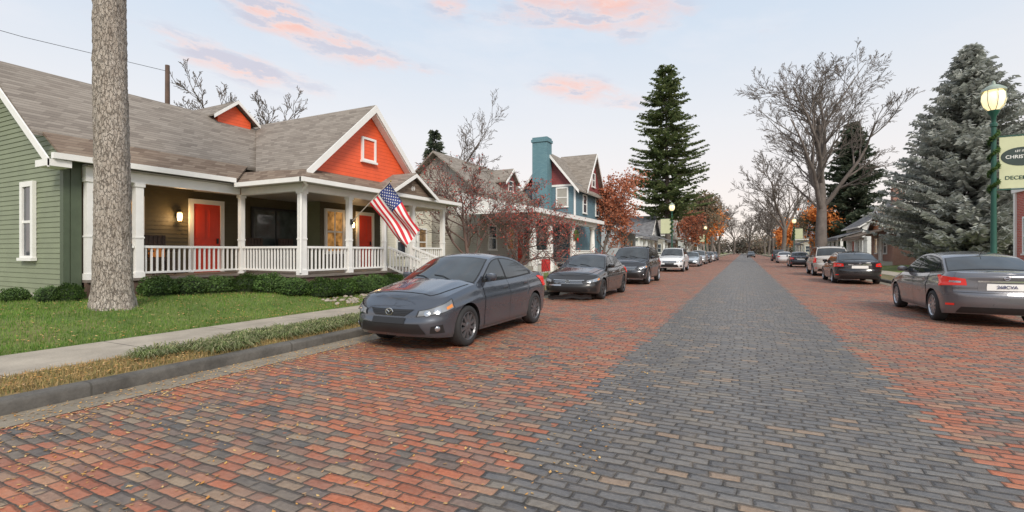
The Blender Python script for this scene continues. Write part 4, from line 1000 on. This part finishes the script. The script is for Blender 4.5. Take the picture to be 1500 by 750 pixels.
    for i in range(len(ctrl)-1):
        a=Vector(ctrl[i]);b2=Vector(ctrl[i+1]);k=max(2,int((b2-a).length/.05))
        for j in range(k): dn.append(a.lerp(b2,j/k))
    dn.append(Vector(ctrl[-1])); A=np.array([(p.x,p.y) for p in dn])
    for _ in range(14): A[1:-1]=(A[:-2]+2*A[1:-1]+A[2:])/4
    yb=W/2*.88*.99; yr=W/2*(.64 if not suv else .72); zbm=zb
    def yw(z): 
        t=(z-zbm)/(Hc-.06-zbm); t=max(-.3,min(1.05,t)); return yb-(yb-yr)*(t**1.25 if t>0 else t*.3)
    bulge=.10
    def can(i,s,off=0):
        i0=int(i); fr=i-i0; i1=min(i0+1,len(A)-1); x=A[i0,0]*(1-fr)+A[i1,0]*fr; z=A[i0,1]*(1-fr)+A[i1,1]*fr
        tx=A[i1,0]-A[max(i0-1,0),0]; tz=A[i1,1]-A[max(i0-1,0),1]; l=math.hypot(tx,tz)+1e-9; nx,nz=-tz/l,tx/l
        ww=math.exp(-((x-ws[0])/1.1)**2)-math.exp(-((x-rr[1])/.8)**2); cr=.055*min(1,abs(tx/l)+.15)
        ze=z-cr*abs(s)**2.2; return Vector((x+ww*bulge*s*s+nx*off,s*yw(z-cr),ze+nz*off))
    NA=len(A); step=1 if detail else 2; idx=list(range(0,NA,step)); idx+= [NA-1] if idx[-1]!=NA-1 else []
    rows=[[can(i,s)-C0 for s in np.linspace(1,-1,13)] for i in idx]; b.grid(rows)
    edge=[can(i,1) for i in range(NA)]; ex=np.array([p.x for p in edge]); ez_=np.array([p.z for p in edge])
    def sidept(x,z,sg,off=0): return Vector((x,sg*(yw(z)+off),z))
    for sg in (1,-1):
        rows=[]
        for i in idx:
            p=edge[i]; zl_=min(zsh(min(max(p.x,0),L))-.03,p.z-.01); rows.append([sidept(p.x,zl_+(p.z-zl_)*j/6,sg)-C0 for j in range(7)])
        b.grid(rows,flip=sg<0)
    bo=b.build('body',body,c,True,50)
    u_=MB(); rows=[]
    for k in ring:
        p1=pt(k,0,1); rows.append([Vector((p1.x,s*(p1.y-.012),p1.z+.004))-C0 for s in np.linspace(1,-1,5)])
    u_.grid(rows,True); u_.build('underbody',black_m,c)
    iA=next(i for i in range(NA) if A[i,0]>ws[0]+.03); iB=next(i for i in range(NA) if A[i,0]>ws[1]-.06)
    iC=next(i for i in range(NA) if A[i,0]>rr[0]+.05); iD=max(i for i in range(NA) if A[i,0]<rr[1]-.03)
    for nm,a_,b_ in (('windshield',iA,iB),('rear_window',iC,iD)):
        for (off,ins,mt,nn) in ((.003,.955,black_m,'window_seal'),(.006,.925,glass,nm)):
            e=0 if nn=='window_seal' else .6
            m=MB().grid([[can(a_+e+(b_-a_-2*e)*j/8,s,off)-C0 for s in np.linspace(ins,-ins,13)] for j in range(9)])
            if mt is black_m: par_=m
            else: gl=m.build(nm,mt,c,True); par_.build('window_seal',black_m,gl,True)
    def swin(xa,xb,off,e,mt,nm,sg):
        rows=[]
        for x in np.linspace(xa,xb,14):
            zt=float(np.interp(x,ex,ez_))-.055+e; zb_=zsh(x)+.025-e; zt=max(zt,zb_+.004); rows.append([sidept(x,zb_+(zt-zb_)*j/5,sg,off)-C0 for j in range(6)])
        return MB().grid(rows,flip=sg<0).build(nm,mt,c,True)
    xL,xR=ws[0]+.42,rr[1]-(.28 if not suv else .22); xm=(fa+ra)/2+.12; xq=ra-.12 if not suv else ra-.05
    def zgap(x): return float(np.interp(x,ex,ez_))-.055-(zsh(x)+.025)
    while zgap(xL)<.02: xL+=.02
    while zgap(xR)<.02: xR-=.02
    for sg in (1,-1):
        tr=swin(xL-.06,xR+.05,.003,.02,black_m,'window_trim',sg)
        for a_,b_ in ((xL,xm-.03),(xm+.03,xq-.02),(xq+.02,xR)):
            if b_-a_>.08: swin(a_,b_,.007,0,glass,'side_window',sg)
    def fixn(p,n,front_):
        n.normalize()
        if front_:
            if n.x>0.2: n=-n
            if n.x>0 and abs(n.y)<.3: n=-n
        elif n.x<-.2: n=-n
        if n.y*p.y<0 and abs(n.y)>.5: n=-n
        return n
    def pf(s,q,off): 
        p=arc(s,q,True); a=arc(s+.01,q,True)-arc(s-.01,q,True); d=arc(s,min(1,q+.02),True)-arc(s,max(0,q-.02),True); n=a.cross(d)
        if n.length<1e-9: n=Vector((-1,0,0))
        return p+fixn(p,n,True)*off-C0
    def pr(s,q,off):
        p=arc(s,q,False); a=arc(s+.01,q,False)-arc(s-.01,q,False); d=arc(s,min(1,q+.02),False)-arc(s,max(0,q-.02),False); n=a.cross(d)
        return p+fixn(p,n,False)*off-C0
    def patch(f,cs,off,mt,nm,nu=10,nv=5,par=None,m=None):
        (a,b_,c_,d)=cs; rows=[]
        for i in range(nu+1):
            t=i/nu; lo=(a[0]+(b_[0]-a[0])*t,a[1]+(b_[1]-a[1])*t); hi=(d[0]+(c_[0]-d[0])*t,d[1]+(c_[1]-d[1])*t)
            rows.append([f(lo[0]+(hi[0]-lo[0])*j/nv,lo[1]+(hi[1]-lo[1])*j/nv,off) for j in range(nv+1)])
        mm=m or MB(); mm.grid(rows)
        if m is None: return mm.build(nm,mt,par or c,True)
    def fs_(sg): return lambda x,q,off: side(x,q,sg)+Vector((0,sg*off,0))-C0
    sl_=front=='a'
    for sg in (1,-1):
        if sl_:
            hl=patch(pf,[(sg*.30,.60),(sg*1.0,.70),(sg*1.0,.93),(sg*.33,.76)],.008,black_m,'headlight',14,8)
            patch(pf,[(sg*.32,.615),(sg*.985,.715),(sg*.975,.91),(sg*.35,.745)],.012,lens_w,'headlight_lens',14,8,par=hl)
        else:
            hl=patch(pf,[(sg*.36,.64),(sg*1.0,.70),(sg*1.0,.88),(sg*.40,.80)],.008,black_m,'headlight',14,8)
            patch(pf,[(sg*.38,.655),(sg*.985,.715),(sg*.975,.865),(sg*.42,.785)],.012,lens_w,'headlight_lens',14,8,par=hl)
        if detail:
            for q0,s0,r_ in (((.685,.46,.045),(.725,.64,.055)) if sl_ else ((.715,.5,.045),(.745,.68,.05))):
                p=pf(sg*s0,q0,.015); nx=(pf(sg*s0,q0,.05)-pf(sg*s0,q0,0)).normalized(); Mx=Matrix.Translation(p)@nx.to_track_quat('Z','Y').to_matrix().to_4x4()
                MB().lathe([(r_,0),(r_*.7,.004),(r_*.3,.002),(.001,.006)],14,Mx).build('headlight_reflector',lens_bright,hl,True)
            patch(pf,[(sg*.82,.71),(sg*.97,.735),(sg*.965,.82),(sg*.82,.775)],.015,lens_a,'turn_signal',4,2,par=hl)
            patch(pf,[(sg*.52,.12),(sg*.80,.14),(sg*.76,.36),(sg*.55,.32)],.006,black_m,'fog_lamp_recess')
            if not damage:
                p=pf(sg*.66,.25,.009); nx=(pf(sg*.66,.25,.05)-p).normalized(); Mx=Matrix.Translation(p)@nx.to_track_quat('Z','Y').to_matrix().to_4x4()
                MB().lathe([(.042,0),(.036,.01),(.001,.012)],14,Mx).build('fog_lamp',lens_bright,c,True)
    gr=patch(pf,[(-.15,.62),(.15,.62),(.26,.79),(-.26,.79)] if sl_ else [(-.3,.62),(.3,.62),(.3,.78),(-.3,.78)],.008,black_m,'grille',12,8)
    if detail:
        m=MB(); 
        for q in (.66,.70,.74):
            wq=.14+(q-.62)*.6 if sl_ else .28; patch(pf,[(-wq,q-.005),(wq,q-.005),(wq,q+.005),(-wq,q+.005)],.014,None,None,10,1,m=m)
        m.build('grille_slats',black_m if sl_ else chrome,gr)
        m=MB()
        if sl_: patch(pf,[(-.26,.79),(.26,.79),(.27,.805),(-.27,.805)],.014,None,None,12,1,m=m)
        else: patch(pf,[(-.33,.785),(.33,.785),(.34,.81),(-.34,.81)],.014,None,None,12,1,m=m); patch(pf,[(-.3,.605),(.3,.605),(.3,.62),(-.3,.62)],.014,None,None,10,1,m=m)
        m.build('grille_surround',chrome if not sl_ else body,gr)
        p=pf(0,.71,.022); Mx=Matrix.Translation(p)@Matrix.Rotation(R(-90),4,'Y')
        m=MB(); m.tube([Mx@Vector((math.cos(k/20*6.283)*.048,math.sin(k/20*6.283)*.065,0)) for k in range(21)],.008,5,False)
        if sl_: m.tube([Mx@Vector((.02,-.05,0)),Mx@Vector((.015,-.025,0)),Mx@Vector((-.012,0,0)),Mx@Vector((.015,.025,0)),Mx@Vector((.02,.05,0))],.008,5)
        else: m.tube([Mx@Vector((0,-.045,0)),Mx@Vector((0,.045,0))],.008,5)
        m.build('emblem',chrome,gr)
    patch(pf,[(-.46,.10),(.46,.10),(.36,.40),(-.36,.40)],.007,black_m,'lower_grille')
    if not damage: pl=patch(pf,[(-.17,.40),(.17,.40),(.17,.57),(-.17,.57)],.016,black_m if face<0 else white,'number_plate',4,2)
    else:
        patch(pf,[(-.62,.30),(.2,.36),(.3,.56),(-.5,.50)],.011,black_m,'bumper_hole')['label']='dark gash where the front bumper is broken'
        m=MB(); m.grid([[Vector((-.04+.03*math.sin(j),-.75+i*.15,.2+.02*math.sin(i*2.1)-.06*j-(.05 if i>5 else 0)))-C0 for j in range(3)] for i in range(10)]); m.build('loose_bumper_trim',black_m,c)
        patch(pf,[(.1,.44),(.45,.43),(.45,.5),(.1,.52)],.02,alloy,'bumper_bar',6,1)
    if detail:
        for sg in (1,-1):
            f=fs_(sg); x1=fa+Ra+.14; x3=ra-Ra+.04
            for (a_,b_) in ((x1,xm),(xm,x3)):
                q1=.06; sx=patch(f,[(a_-.005,q1-.01),(b_+.005,q1-.01),(b_+.005,1.0),(a_-.005,1.0)],.002,black_m,'door_gap',12,22)
                dr=patch(f,[(a_+.005,q1),(b_-.005,q1),(b_-.005,.998),(a_+.005,.998)],.0055,body,'door',12,22)
                sx.parent=dr
                p=side(b_-.16,.84,sg)-C0; MB().box(p.x-.09,p.x+.09,min(p.y+sg*.0,p.y+sg*.03),max(p.y+sg*.0,p.y+sg*.03),p.z-.014,p.z+.014).build('door_handle',body if front!='b' else chrome,dr)
            patch(f,[(fa+Ra+.02,.0),(ra-Ra-.02,.0),(ra-Ra-.02,.05),(fa+Ra+.02,.05)],.004,black_m if suv else body,'sill_trim',10,1)
    for sg in (1,-1):
        x=xL+.05; p=sidept(x,zsh(x)+.09,sg)-C0
        m=MB(); Mx=Matrix.Translation(p+Vector((.02,sg*.13,0)))
        m.lathe([(.001,-.07),(.07,-.06),(.095,0),(.08,.055),(.001,.07)],12,Mx@Matrix.Diagonal((.85,1.15,.95,1))); m.beam(p-Vector((0,sg*.03,.03)),p+Vector((.02,sg*.08,-.02)),.04,.03)
        m.build('mirror',body,c,True,60)
    for sg in (1,-1):
        if suv: cs=[(sg*.62,.60),(sg*1.0,.58),(sg*1.0,.97),(sg*.72,.98)]
        else: cs=[(sg*.42,.70),(sg*1.0,.66),(sg*1.0,.90),(sg*.45,.86)]
        tl=patch(pr,cs,.009,lens_r,'taillight',12,8)
        if not suv and detail:
            patch(fs_(sg),[(xs1-.22,.80),(xs1,.66),(xs1,.90),(xs1-.22,.86)],.009,lens_r,'taillight_wing',6,6,par=tl)
            patch(pr,[(sg*.5,.755),(sg*.72,.75),(sg*.72,.80),(sg*.5,.80)],.013,lens_bright,'reversing_light',4,2,par=tl)
        patch(pr,[(sg*.62,.20),(sg*.82,.2),(sg*.82,.25),(sg*.62,.25)],.006,lens_r,'reflector',4,1)
    if detail:
        if not suv:
            sm=patch(pr,[(-.62,.52),(.62,.52),(.66,1.0),(-.66,1.0)],.002,black_m,'boot_gap',14,18)
            bt=patch(pr,[(-.612,.53),(.612,.53),(.65,.998),(-.65,.998)],.0055,body,'boot_lid',14,20); sm.parent=bt
            patch(pr,[(-.27,.795),(.27,.795),(.27,.835),(-.27,.835)],.018,chrome,'boot_trim',8,2)
            for sg in (1,-1): patch(pr,[(sg*.40,.70),(sg*.64,.69),(sg*.66,.885),(sg*.44,.86)],.010,lens_r,'taillight',6,6)
        patch(pr,[(-.6,.02),(.6,.02),(.5,.17),(-.5,.17)],.006,black_m,'rear_valance')
        patch(pr,[(-.26,.57),(.26,.57),(.26,.775),(-.26,.775)],.009,black_m if suv else body,'plate_recess',6,5)
        pp=patch(pr,[(-.165,.595),(.165,.595),(.165,.76),(-.165,.76)],.016,white,'number_plate',4,2)
        if plate:
            p=pr(0,.68,.028); text(plate,.085,'plate_number',pm('plate_ink',(.02,.03,.12),.5),c,Matrix.Translation(p)@Matrix.Rotation(R(90),4,'Z')@Matrix.Rotation(R(90),4,'X'),.001)
        p=pr(0,.90,.014); m=MB(); Mx=Matrix.Translation(p)@Matrix.Rotation(R(90),4,'Y')
        m.tube([Mx@Vector((math.cos(k/16*6.283)*.035,math.sin(k/16*6.283)*.04,0)) for k in range(17)],.005,5,False)
        m.tube([Mx@Vector((0,-.045,0)),Mx@Vector((0,.045,0))],.006,5); m.build('emblem',chrome,c)
        def hf(x,s,off):
            zs=zsh(x)
            if x>=xs0: ys=side(x,1,1).y
            else:
                f0=fx(1); c_=max(0,min(1,1-(x-f0)/(xs0-f0))); th=math.acos(min(1,c_**(1/e_))); ys=W/2*prof(1)*bow(xs0)*math.sin(th)**e_
            return top(x,ys,zs,s)+Vector((0,0,off))-C0
        hg=patch(hf,[(.34,-.80),(.34,.80),(ws[0]+.02,.93),(ws[0]+.02,-.93)],.002,black_m,'bonnet_gap',22,20)
        hd=patch(hf,[(.350,-.78),(.350,.78),(ws[0]+.01,.91),(ws[0]+.01,-.91)],.006,body,'bonnet',22,20); hg.parent=hd
        m=MB()
        for s0,s1 in ((.1,.62),(-.45,.08)):
            m.tube([can(iA,s0,.012)-C0,can(iA+2.2,(s0+s1)/2,.018)-C0,can(iA+3,s1,.014)-C0],.007,4)
        m.build('wiper',black_m,c)
        MB().tube([can(iC-2,.0,.0)-C0,can(iC-2,.0,.0)-C0+Vector((.12,0,.07))],.006,5).build('aerial',black_m,c)
    if suv and detail:
        for sg in (1,-1):
            i0=iB+3;i1=iC-2; MB().tube([can(i0,sg*.86,.0)-C0]+[can(i0+(i1-i0)*k/6,sg*.86,.05)-C0 for k in range(0,7)]+[can(i1,sg*.86,0)-C0],.016,6).build('roof_rail',rackm or black_m,c,True)
    for x in (fa,ra):
        for sg in (1,-1):
            yc=sg*(W/2*.985-.115); Mx=Matrix.Translation(Vector((x,yc,rw))-C0)@Matrix.Rotation(R(-90*sg),4,'X')
            w=MB().lathe([(rw*.68,-.1),(rw*.8,-.11),(rw*.95,-.1),(rw,-.07),(rw,.07),(rw*.95,.1),(rw*.8,.11),(rw*.7,.1),(rw*.68,.085)],32 if detail else 18,Mx).build('wheel',rubber,c,True)
            m=MB(); m.mi=1; m.lathe([(rw*.70,.03),(.001,.03)],24,Mx); m.mi=0
            m.lathe([(rw*.71,.098),(rw*.68,.102),(rw*.64,.08),(rw*.62,.035)],28,Mx); m.lathe([(.065,.04),(.06,.085),(.03,.095),(.001,.095)],16,Mx)
            for k in range(spokes):
                a=k/spokes*6.283+.3; d=Vector((math.cos(a),math.sin(a),0)); t=Vector((-d.y,d.x,0)); r0,r1=.045,rw*.66
                vs=[d*r0-t*.026+Vector((0,0,.05)),d*r0+t*.026+Vector((0,0,.05)),d*r0+t*.024+Vector((0,0,.085)),d*r0-t*.024+Vector((0,0,.085)),
                    d*r1-t*.02+Vector((0,0,.05)),d*r1+t*.02+Vector((0,0,.05)),d*r1+t*.017+Vector((0,0,.088)),d*r1-t*.017+Vector((0,0,.088))]
                m.add([Mx@v for v in vs],[(0,3,2,1),(4,5,6,7),(0,1,5,4),(1,2,6,5),(2,3,7,6),(3,0,4,7)])
            m.build('rim',[rimm,black_m],w,False)
    X,Y=pos
    if face<0: c.rotation_euler=(0,0,R(90)); c.location=(X,Y+L/2,0)
    else: c.rotation_euler=(0,0,R(-90)); c.location=(X,Y+L/2,0)
    return c
XL=-4.70;XR=4.5
make_car('dark blue grey sedan nearest on the left, nose to camera',paint('grey_blue_paint',(.07,.082,.105),.45,.22),(XL-.02,5.52),-1,rimm=midalloy,detail=2,front='a',ws=(1.1,1.98),rr=(3.05,3.85),zf=.69,zc=.95,zb=.97,zd=1.04,H=1.46,spokes=10)
make_car('black older sedan with broken front bumper behind the grey blue sedan',paint('black_paint',(.022,.022,.024),.3,.22),(XL-.05,13.55),-1,L=4.72,W=1.78,H=1.43,fo=.95,wb=2.7,zf=.66,zc=.92,zb=.93,zd=.98,ws=(1.3,2.1),rr=(3.35,4.05),rimm=dkalloy,detail=1,front='b',spokes=5,damage=True)
make_car('dark grey SUV parked third on the left',paint('dark_suv_paint',(.035,.037,.045),.4,.25),(XL-.05,21.1),-1,L=4.7,W=1.88,H=1.74,fo=.92,wb=2.75,rw=.36,zf=.86,zc=1.1,zb=1.14,zd=1.16,ws=(1.2,1.95),rr=(4.05,4.5),suv=True,detail=1,front='b',kind='SUV',spokes=5)
make_car('white SUV parked fourth on the left',paint('white_paint_car',(.76,.77,.78),.0,.3),(XL-.1,35.5),-1,L=4.7,W=1.88,H=1.76,fo=.92,wb=2.75,rw=.36,zf=.86,zc=1.1,zb=1.12,zd=1.16,ws=(1.2,1.95),rr=(4.05,4.5),suv=True,detail=1,front='b',kind='SUV',spokes=5)
make_car('pale blue silver car beyond the white SUV on the left',paint('pale_blue',(.50,.55,.60),.5,.3),(XL,48.5),-1,detail=0)
make_car('silver car sixth in the left row',paint('silver_a',(.58,.59,.60),.6,.3),(XL,56.5),-1,detail=0,L=4.4,W=1.78,H=1.6,zf=.75,zc=1.0,zb=1.03,zd=1.06,ws=(1.0,1.8),rr=(3.8,4.25),suv=True)
make_car('dark car seventh in the left row',paint('dark_a',(.03,.03,.035),.4,.3),(XL,65),-1,detail=0)
make_car('white car eighth in the left row',paint('white_b',(.7,.7,.7),0,.3),(XL,74),-1,detail=0)
make_car('grey car furthest down the left row',paint('grey_b',(.2,.2,.22),.5,.3),(XL,84),-1,detail=0)
make_car('grey sedan nearest on the right, its red taillights to camera',paint('gunmetal_paint',(.16,.16,.175),.5,.24),(XR,12.25),1,L=4.62,W=1.76,H=1.49,fo=.92,wb=2.7,rw=.32,zf=.68,zc=.95,zb=.97,zd=1.07,ws=(1.1,1.95),rr=(3.4,4.15),detail=2,plate='268CVA',front='a',spokes=10)
make_car('black sedan parked ahead of the grey sedan on the right',paint('black_b',(.025,.025,.028),.3,.22),(XR+.1,25.6),1,L=4.85,W=1.85,H=1.48,fo=.95,wb=2.75,zd=1.05,ws=(1.2,2.05),rr=(3.6,4.35),detail=1,front='b',spokes=10)
make_car('silver beige SUV parked third on the right',paint('beige_paint',(.58,.54,.49),.4,.3),(XR+.15,33.2),1,L=4.7,W=1.88,H=1.8,fo=.92,wb=2.75,rw=.36,zf=.86,zc=1.1,zb=1.12,zd=1.16,ws=(1.2,1.95),rr=(4.05,4.5),suv=True,detail=1,front='b',kind='SUV')
make_car('dark sedan fourth in the right row',paint('dark_c',(.04,.042,.055),.4,.3),(XR+.2,51),1,detail=1,front='b')
make_car('white car fifth in the right row',paint('white_c',(.72,.72,.72),0,.3),(XR+.1,68),1,detail=0)
make_car('dark SUV furthest down the right row',paint('dark_d',(.05,.05,.055),.4,.3),(XR+.1,80),1,detail=0,L=4.6,W=1.85,H=1.72,zf=.85,zc=1.08,zb=1.1,zd=1.12,ws=(1.2,1.9),rr=(4.0,4.4),suv=True,rw=.35)
make_car('small dark car driving in the distant middle of the road',paint('dark_e',(.04,.04,.045),.4,.3),(1.5,125),-1,detail=0,group='cars out on the road',name='distant_car')

# ---------------------------------------------------------------- world, sun, camera
wd=bpy.data.worlds.new('World'); scn.world=wd; wd.use_nodes=True; nt=wd.node_tree
bg=nt.nodes['Background']
sky=nt.nodes.new('ShaderNodeTexSky'); sky.sky_type='NISHITA'; sky.sun_disc=False; sky.sun_elevation=R(32); sky.sun_rotation=R(140)
tc=nd(nt,'ShaderNodeTexCoord').outputs['Generated']; sp=nd(nt,'ShaderNodeSeparateXYZ',{0:tc})
el=MA(nt,'ARCSINE',sp.outputs[2]); az=MA(nt,'ARCTAN2',sp.outputs[0],sp.outputs[1])
gcol=RAMP(nt,MA(nt,'DIVIDE',el,1.2,clamp=True),[(0,(.95,.83,.75)),(.08,(.91,.83,.79)),(.2,(.81,.81,.83)),(.34,(.65,.73,.83)),(.5,(.53,.65,.81)),(.75,(.62,.7,.81)),(1,(.7,.75,.82))])
pv=nd(nt,'ShaderNodeCombineXYZ',{0:MA(nt,'MULTIPLY',az,1.0),1:MA(nt,'MULTIPLY_ADD',el,3.0,MA(nt,'MULTIPLY',az,.25))}).outputs[0]
ns=NOISE(nt,pv,3.2,7,.6); ns2=NOISE(nt,pv,7,9,.62)
def pa(px,py):
    a=(px-750)/F; return math.atan(a)-math.atan2(340,700), math.atan((368-py)/F/math.sqrt(1+a*a))
tot=None
for (px,py,rpx,rpy,k) in ((790,0,120,36,1.2),(925,20,80,30,1.1),(470,58,100,20,1.1),(345,92,80,22,1.1),(420,110,70,16,.8),(835,126,60,18,1.1),(905,148,60,18,.8),(660,8,40,14,.8),(1090,45,40,8,.5),(600,100,60,14,.4),(400,8,150,24,.8),(260,70,70,22,.6)):
    a0,e0=pa(px,py); ra=rpx/F*.85; re=rpy/F*.85
    tilt=.16 if px<700 else .06
    dx=MA(nt,'SUBTRACT',az,a0); dy=MA(nt,'SUBTRACT',el,e0); dy=MA(nt,'ADD',dy,MA(nt,'MULTIPLY',dx,tilt))
    dd=MA(nt,'ADD',MA(nt,'POWER',MA(nt,'DIVIDE',dx,ra),2),MA(nt,'POWER',MA(nt,'DIVIDE',dy,re),2))
    b_=MA(nt,'MULTIPLY',MA(nt,'EXPONENT',MA(nt,'MULTIPLY',dd,-.9)),k)
    tot=b_ if tot is None else MA(nt,'ADD',tot,b_)
cm_=MA(nt,'MULTIPLY_ADD',MA(nt,'ADD',MA(nt,'MULTIPLY',tot,.75),MA(nt,'MULTIPLY_ADD',ns2,3.4,-1.7)),1.15,-.25,True)
cm_=MA(nt,'MULTIPLY',cm_,MA(nt,'MULTIPLY',tot,1.8,clamp=True))
wisp=MA(nt,'MULTIPLY',MA(nt,'MULTIPLY_ADD',ns,4,-1.9,True),MA(nt,'MULTIPLY_ADD',el,1.4,.1,True))
c1=MIX(nt,MA(nt,'MULTIPLY',wisp,.6),gcol,(.86,.84,.86))
nc=NOISE(nt,nd(nt,'ShaderNodeVectorMath',{0:pv,1:(.0,.035,0)},operation='ADD').outputs[0],7,9,.62)
mau=MA(nt,'MULTIPLY',MA(nt,'LESS_THAN',az,-.75),MA(nt,'MULTIPLY_ADD',az,-.55,-.41,True))
ccol=RAMP(nt,MA(nt,'SUBTRACT',MA(nt,'ADD',MA(nt,'MULTIPLY_ADD',MA(nt,'SUBTRACT',nc,ns2),3.0,.55),MA(nt,'MULTIPLY_ADD',ns,.6,-.3)),mau),[(.28,(.60,.57,.65)),(.45,(.84,.67,.65)),(.58,(.98,.62,.52)),(.8,(1.0,.53,.40))])
c2=MIX(nt,MA(nt,'MULTIPLY',cm_,.8),c1,ccol)
vm=nd(nt,'ShaderNodeVectorMath',{0:c2,'Scale':9.6},operation='SCALE').outputs[0]
fin=MIX(nt,.10,vm,sky.outputs[0])
nt.links.new(fin,bg.inputs[0]); bg.inputs[1].default_value=.118
su=bpy.data.lights.new('sun','SUN'); su.energy=2.9; su.angle=R(18); su.color=(1,.92,.81)
so=bpy.data.objects.new('sun',su); col.objects.link(so); d=Vector((.5,-.6,.62)).normalized(); so.rotation_euler=d.to_track_quat('Z','Y').to_euler()
cam=bpy.data.cameras.new('camera'); co=bpy.data.objects.new('camera',cam); col.objects.link(co)
cam.lens=16.8; cam.sensor_width=36; cam.shift_y=-7/1500; cam.clip_end=6000; cam.clip_start=.05
co.location=(0,0,H0); co.rotation_euler=(R(90),0,math.atan2(340,700)); scn.camera=co
scn.view_settings.view_transform='Standard'; scn.view_settings.look='None'; scn.view_settings.exposure=0
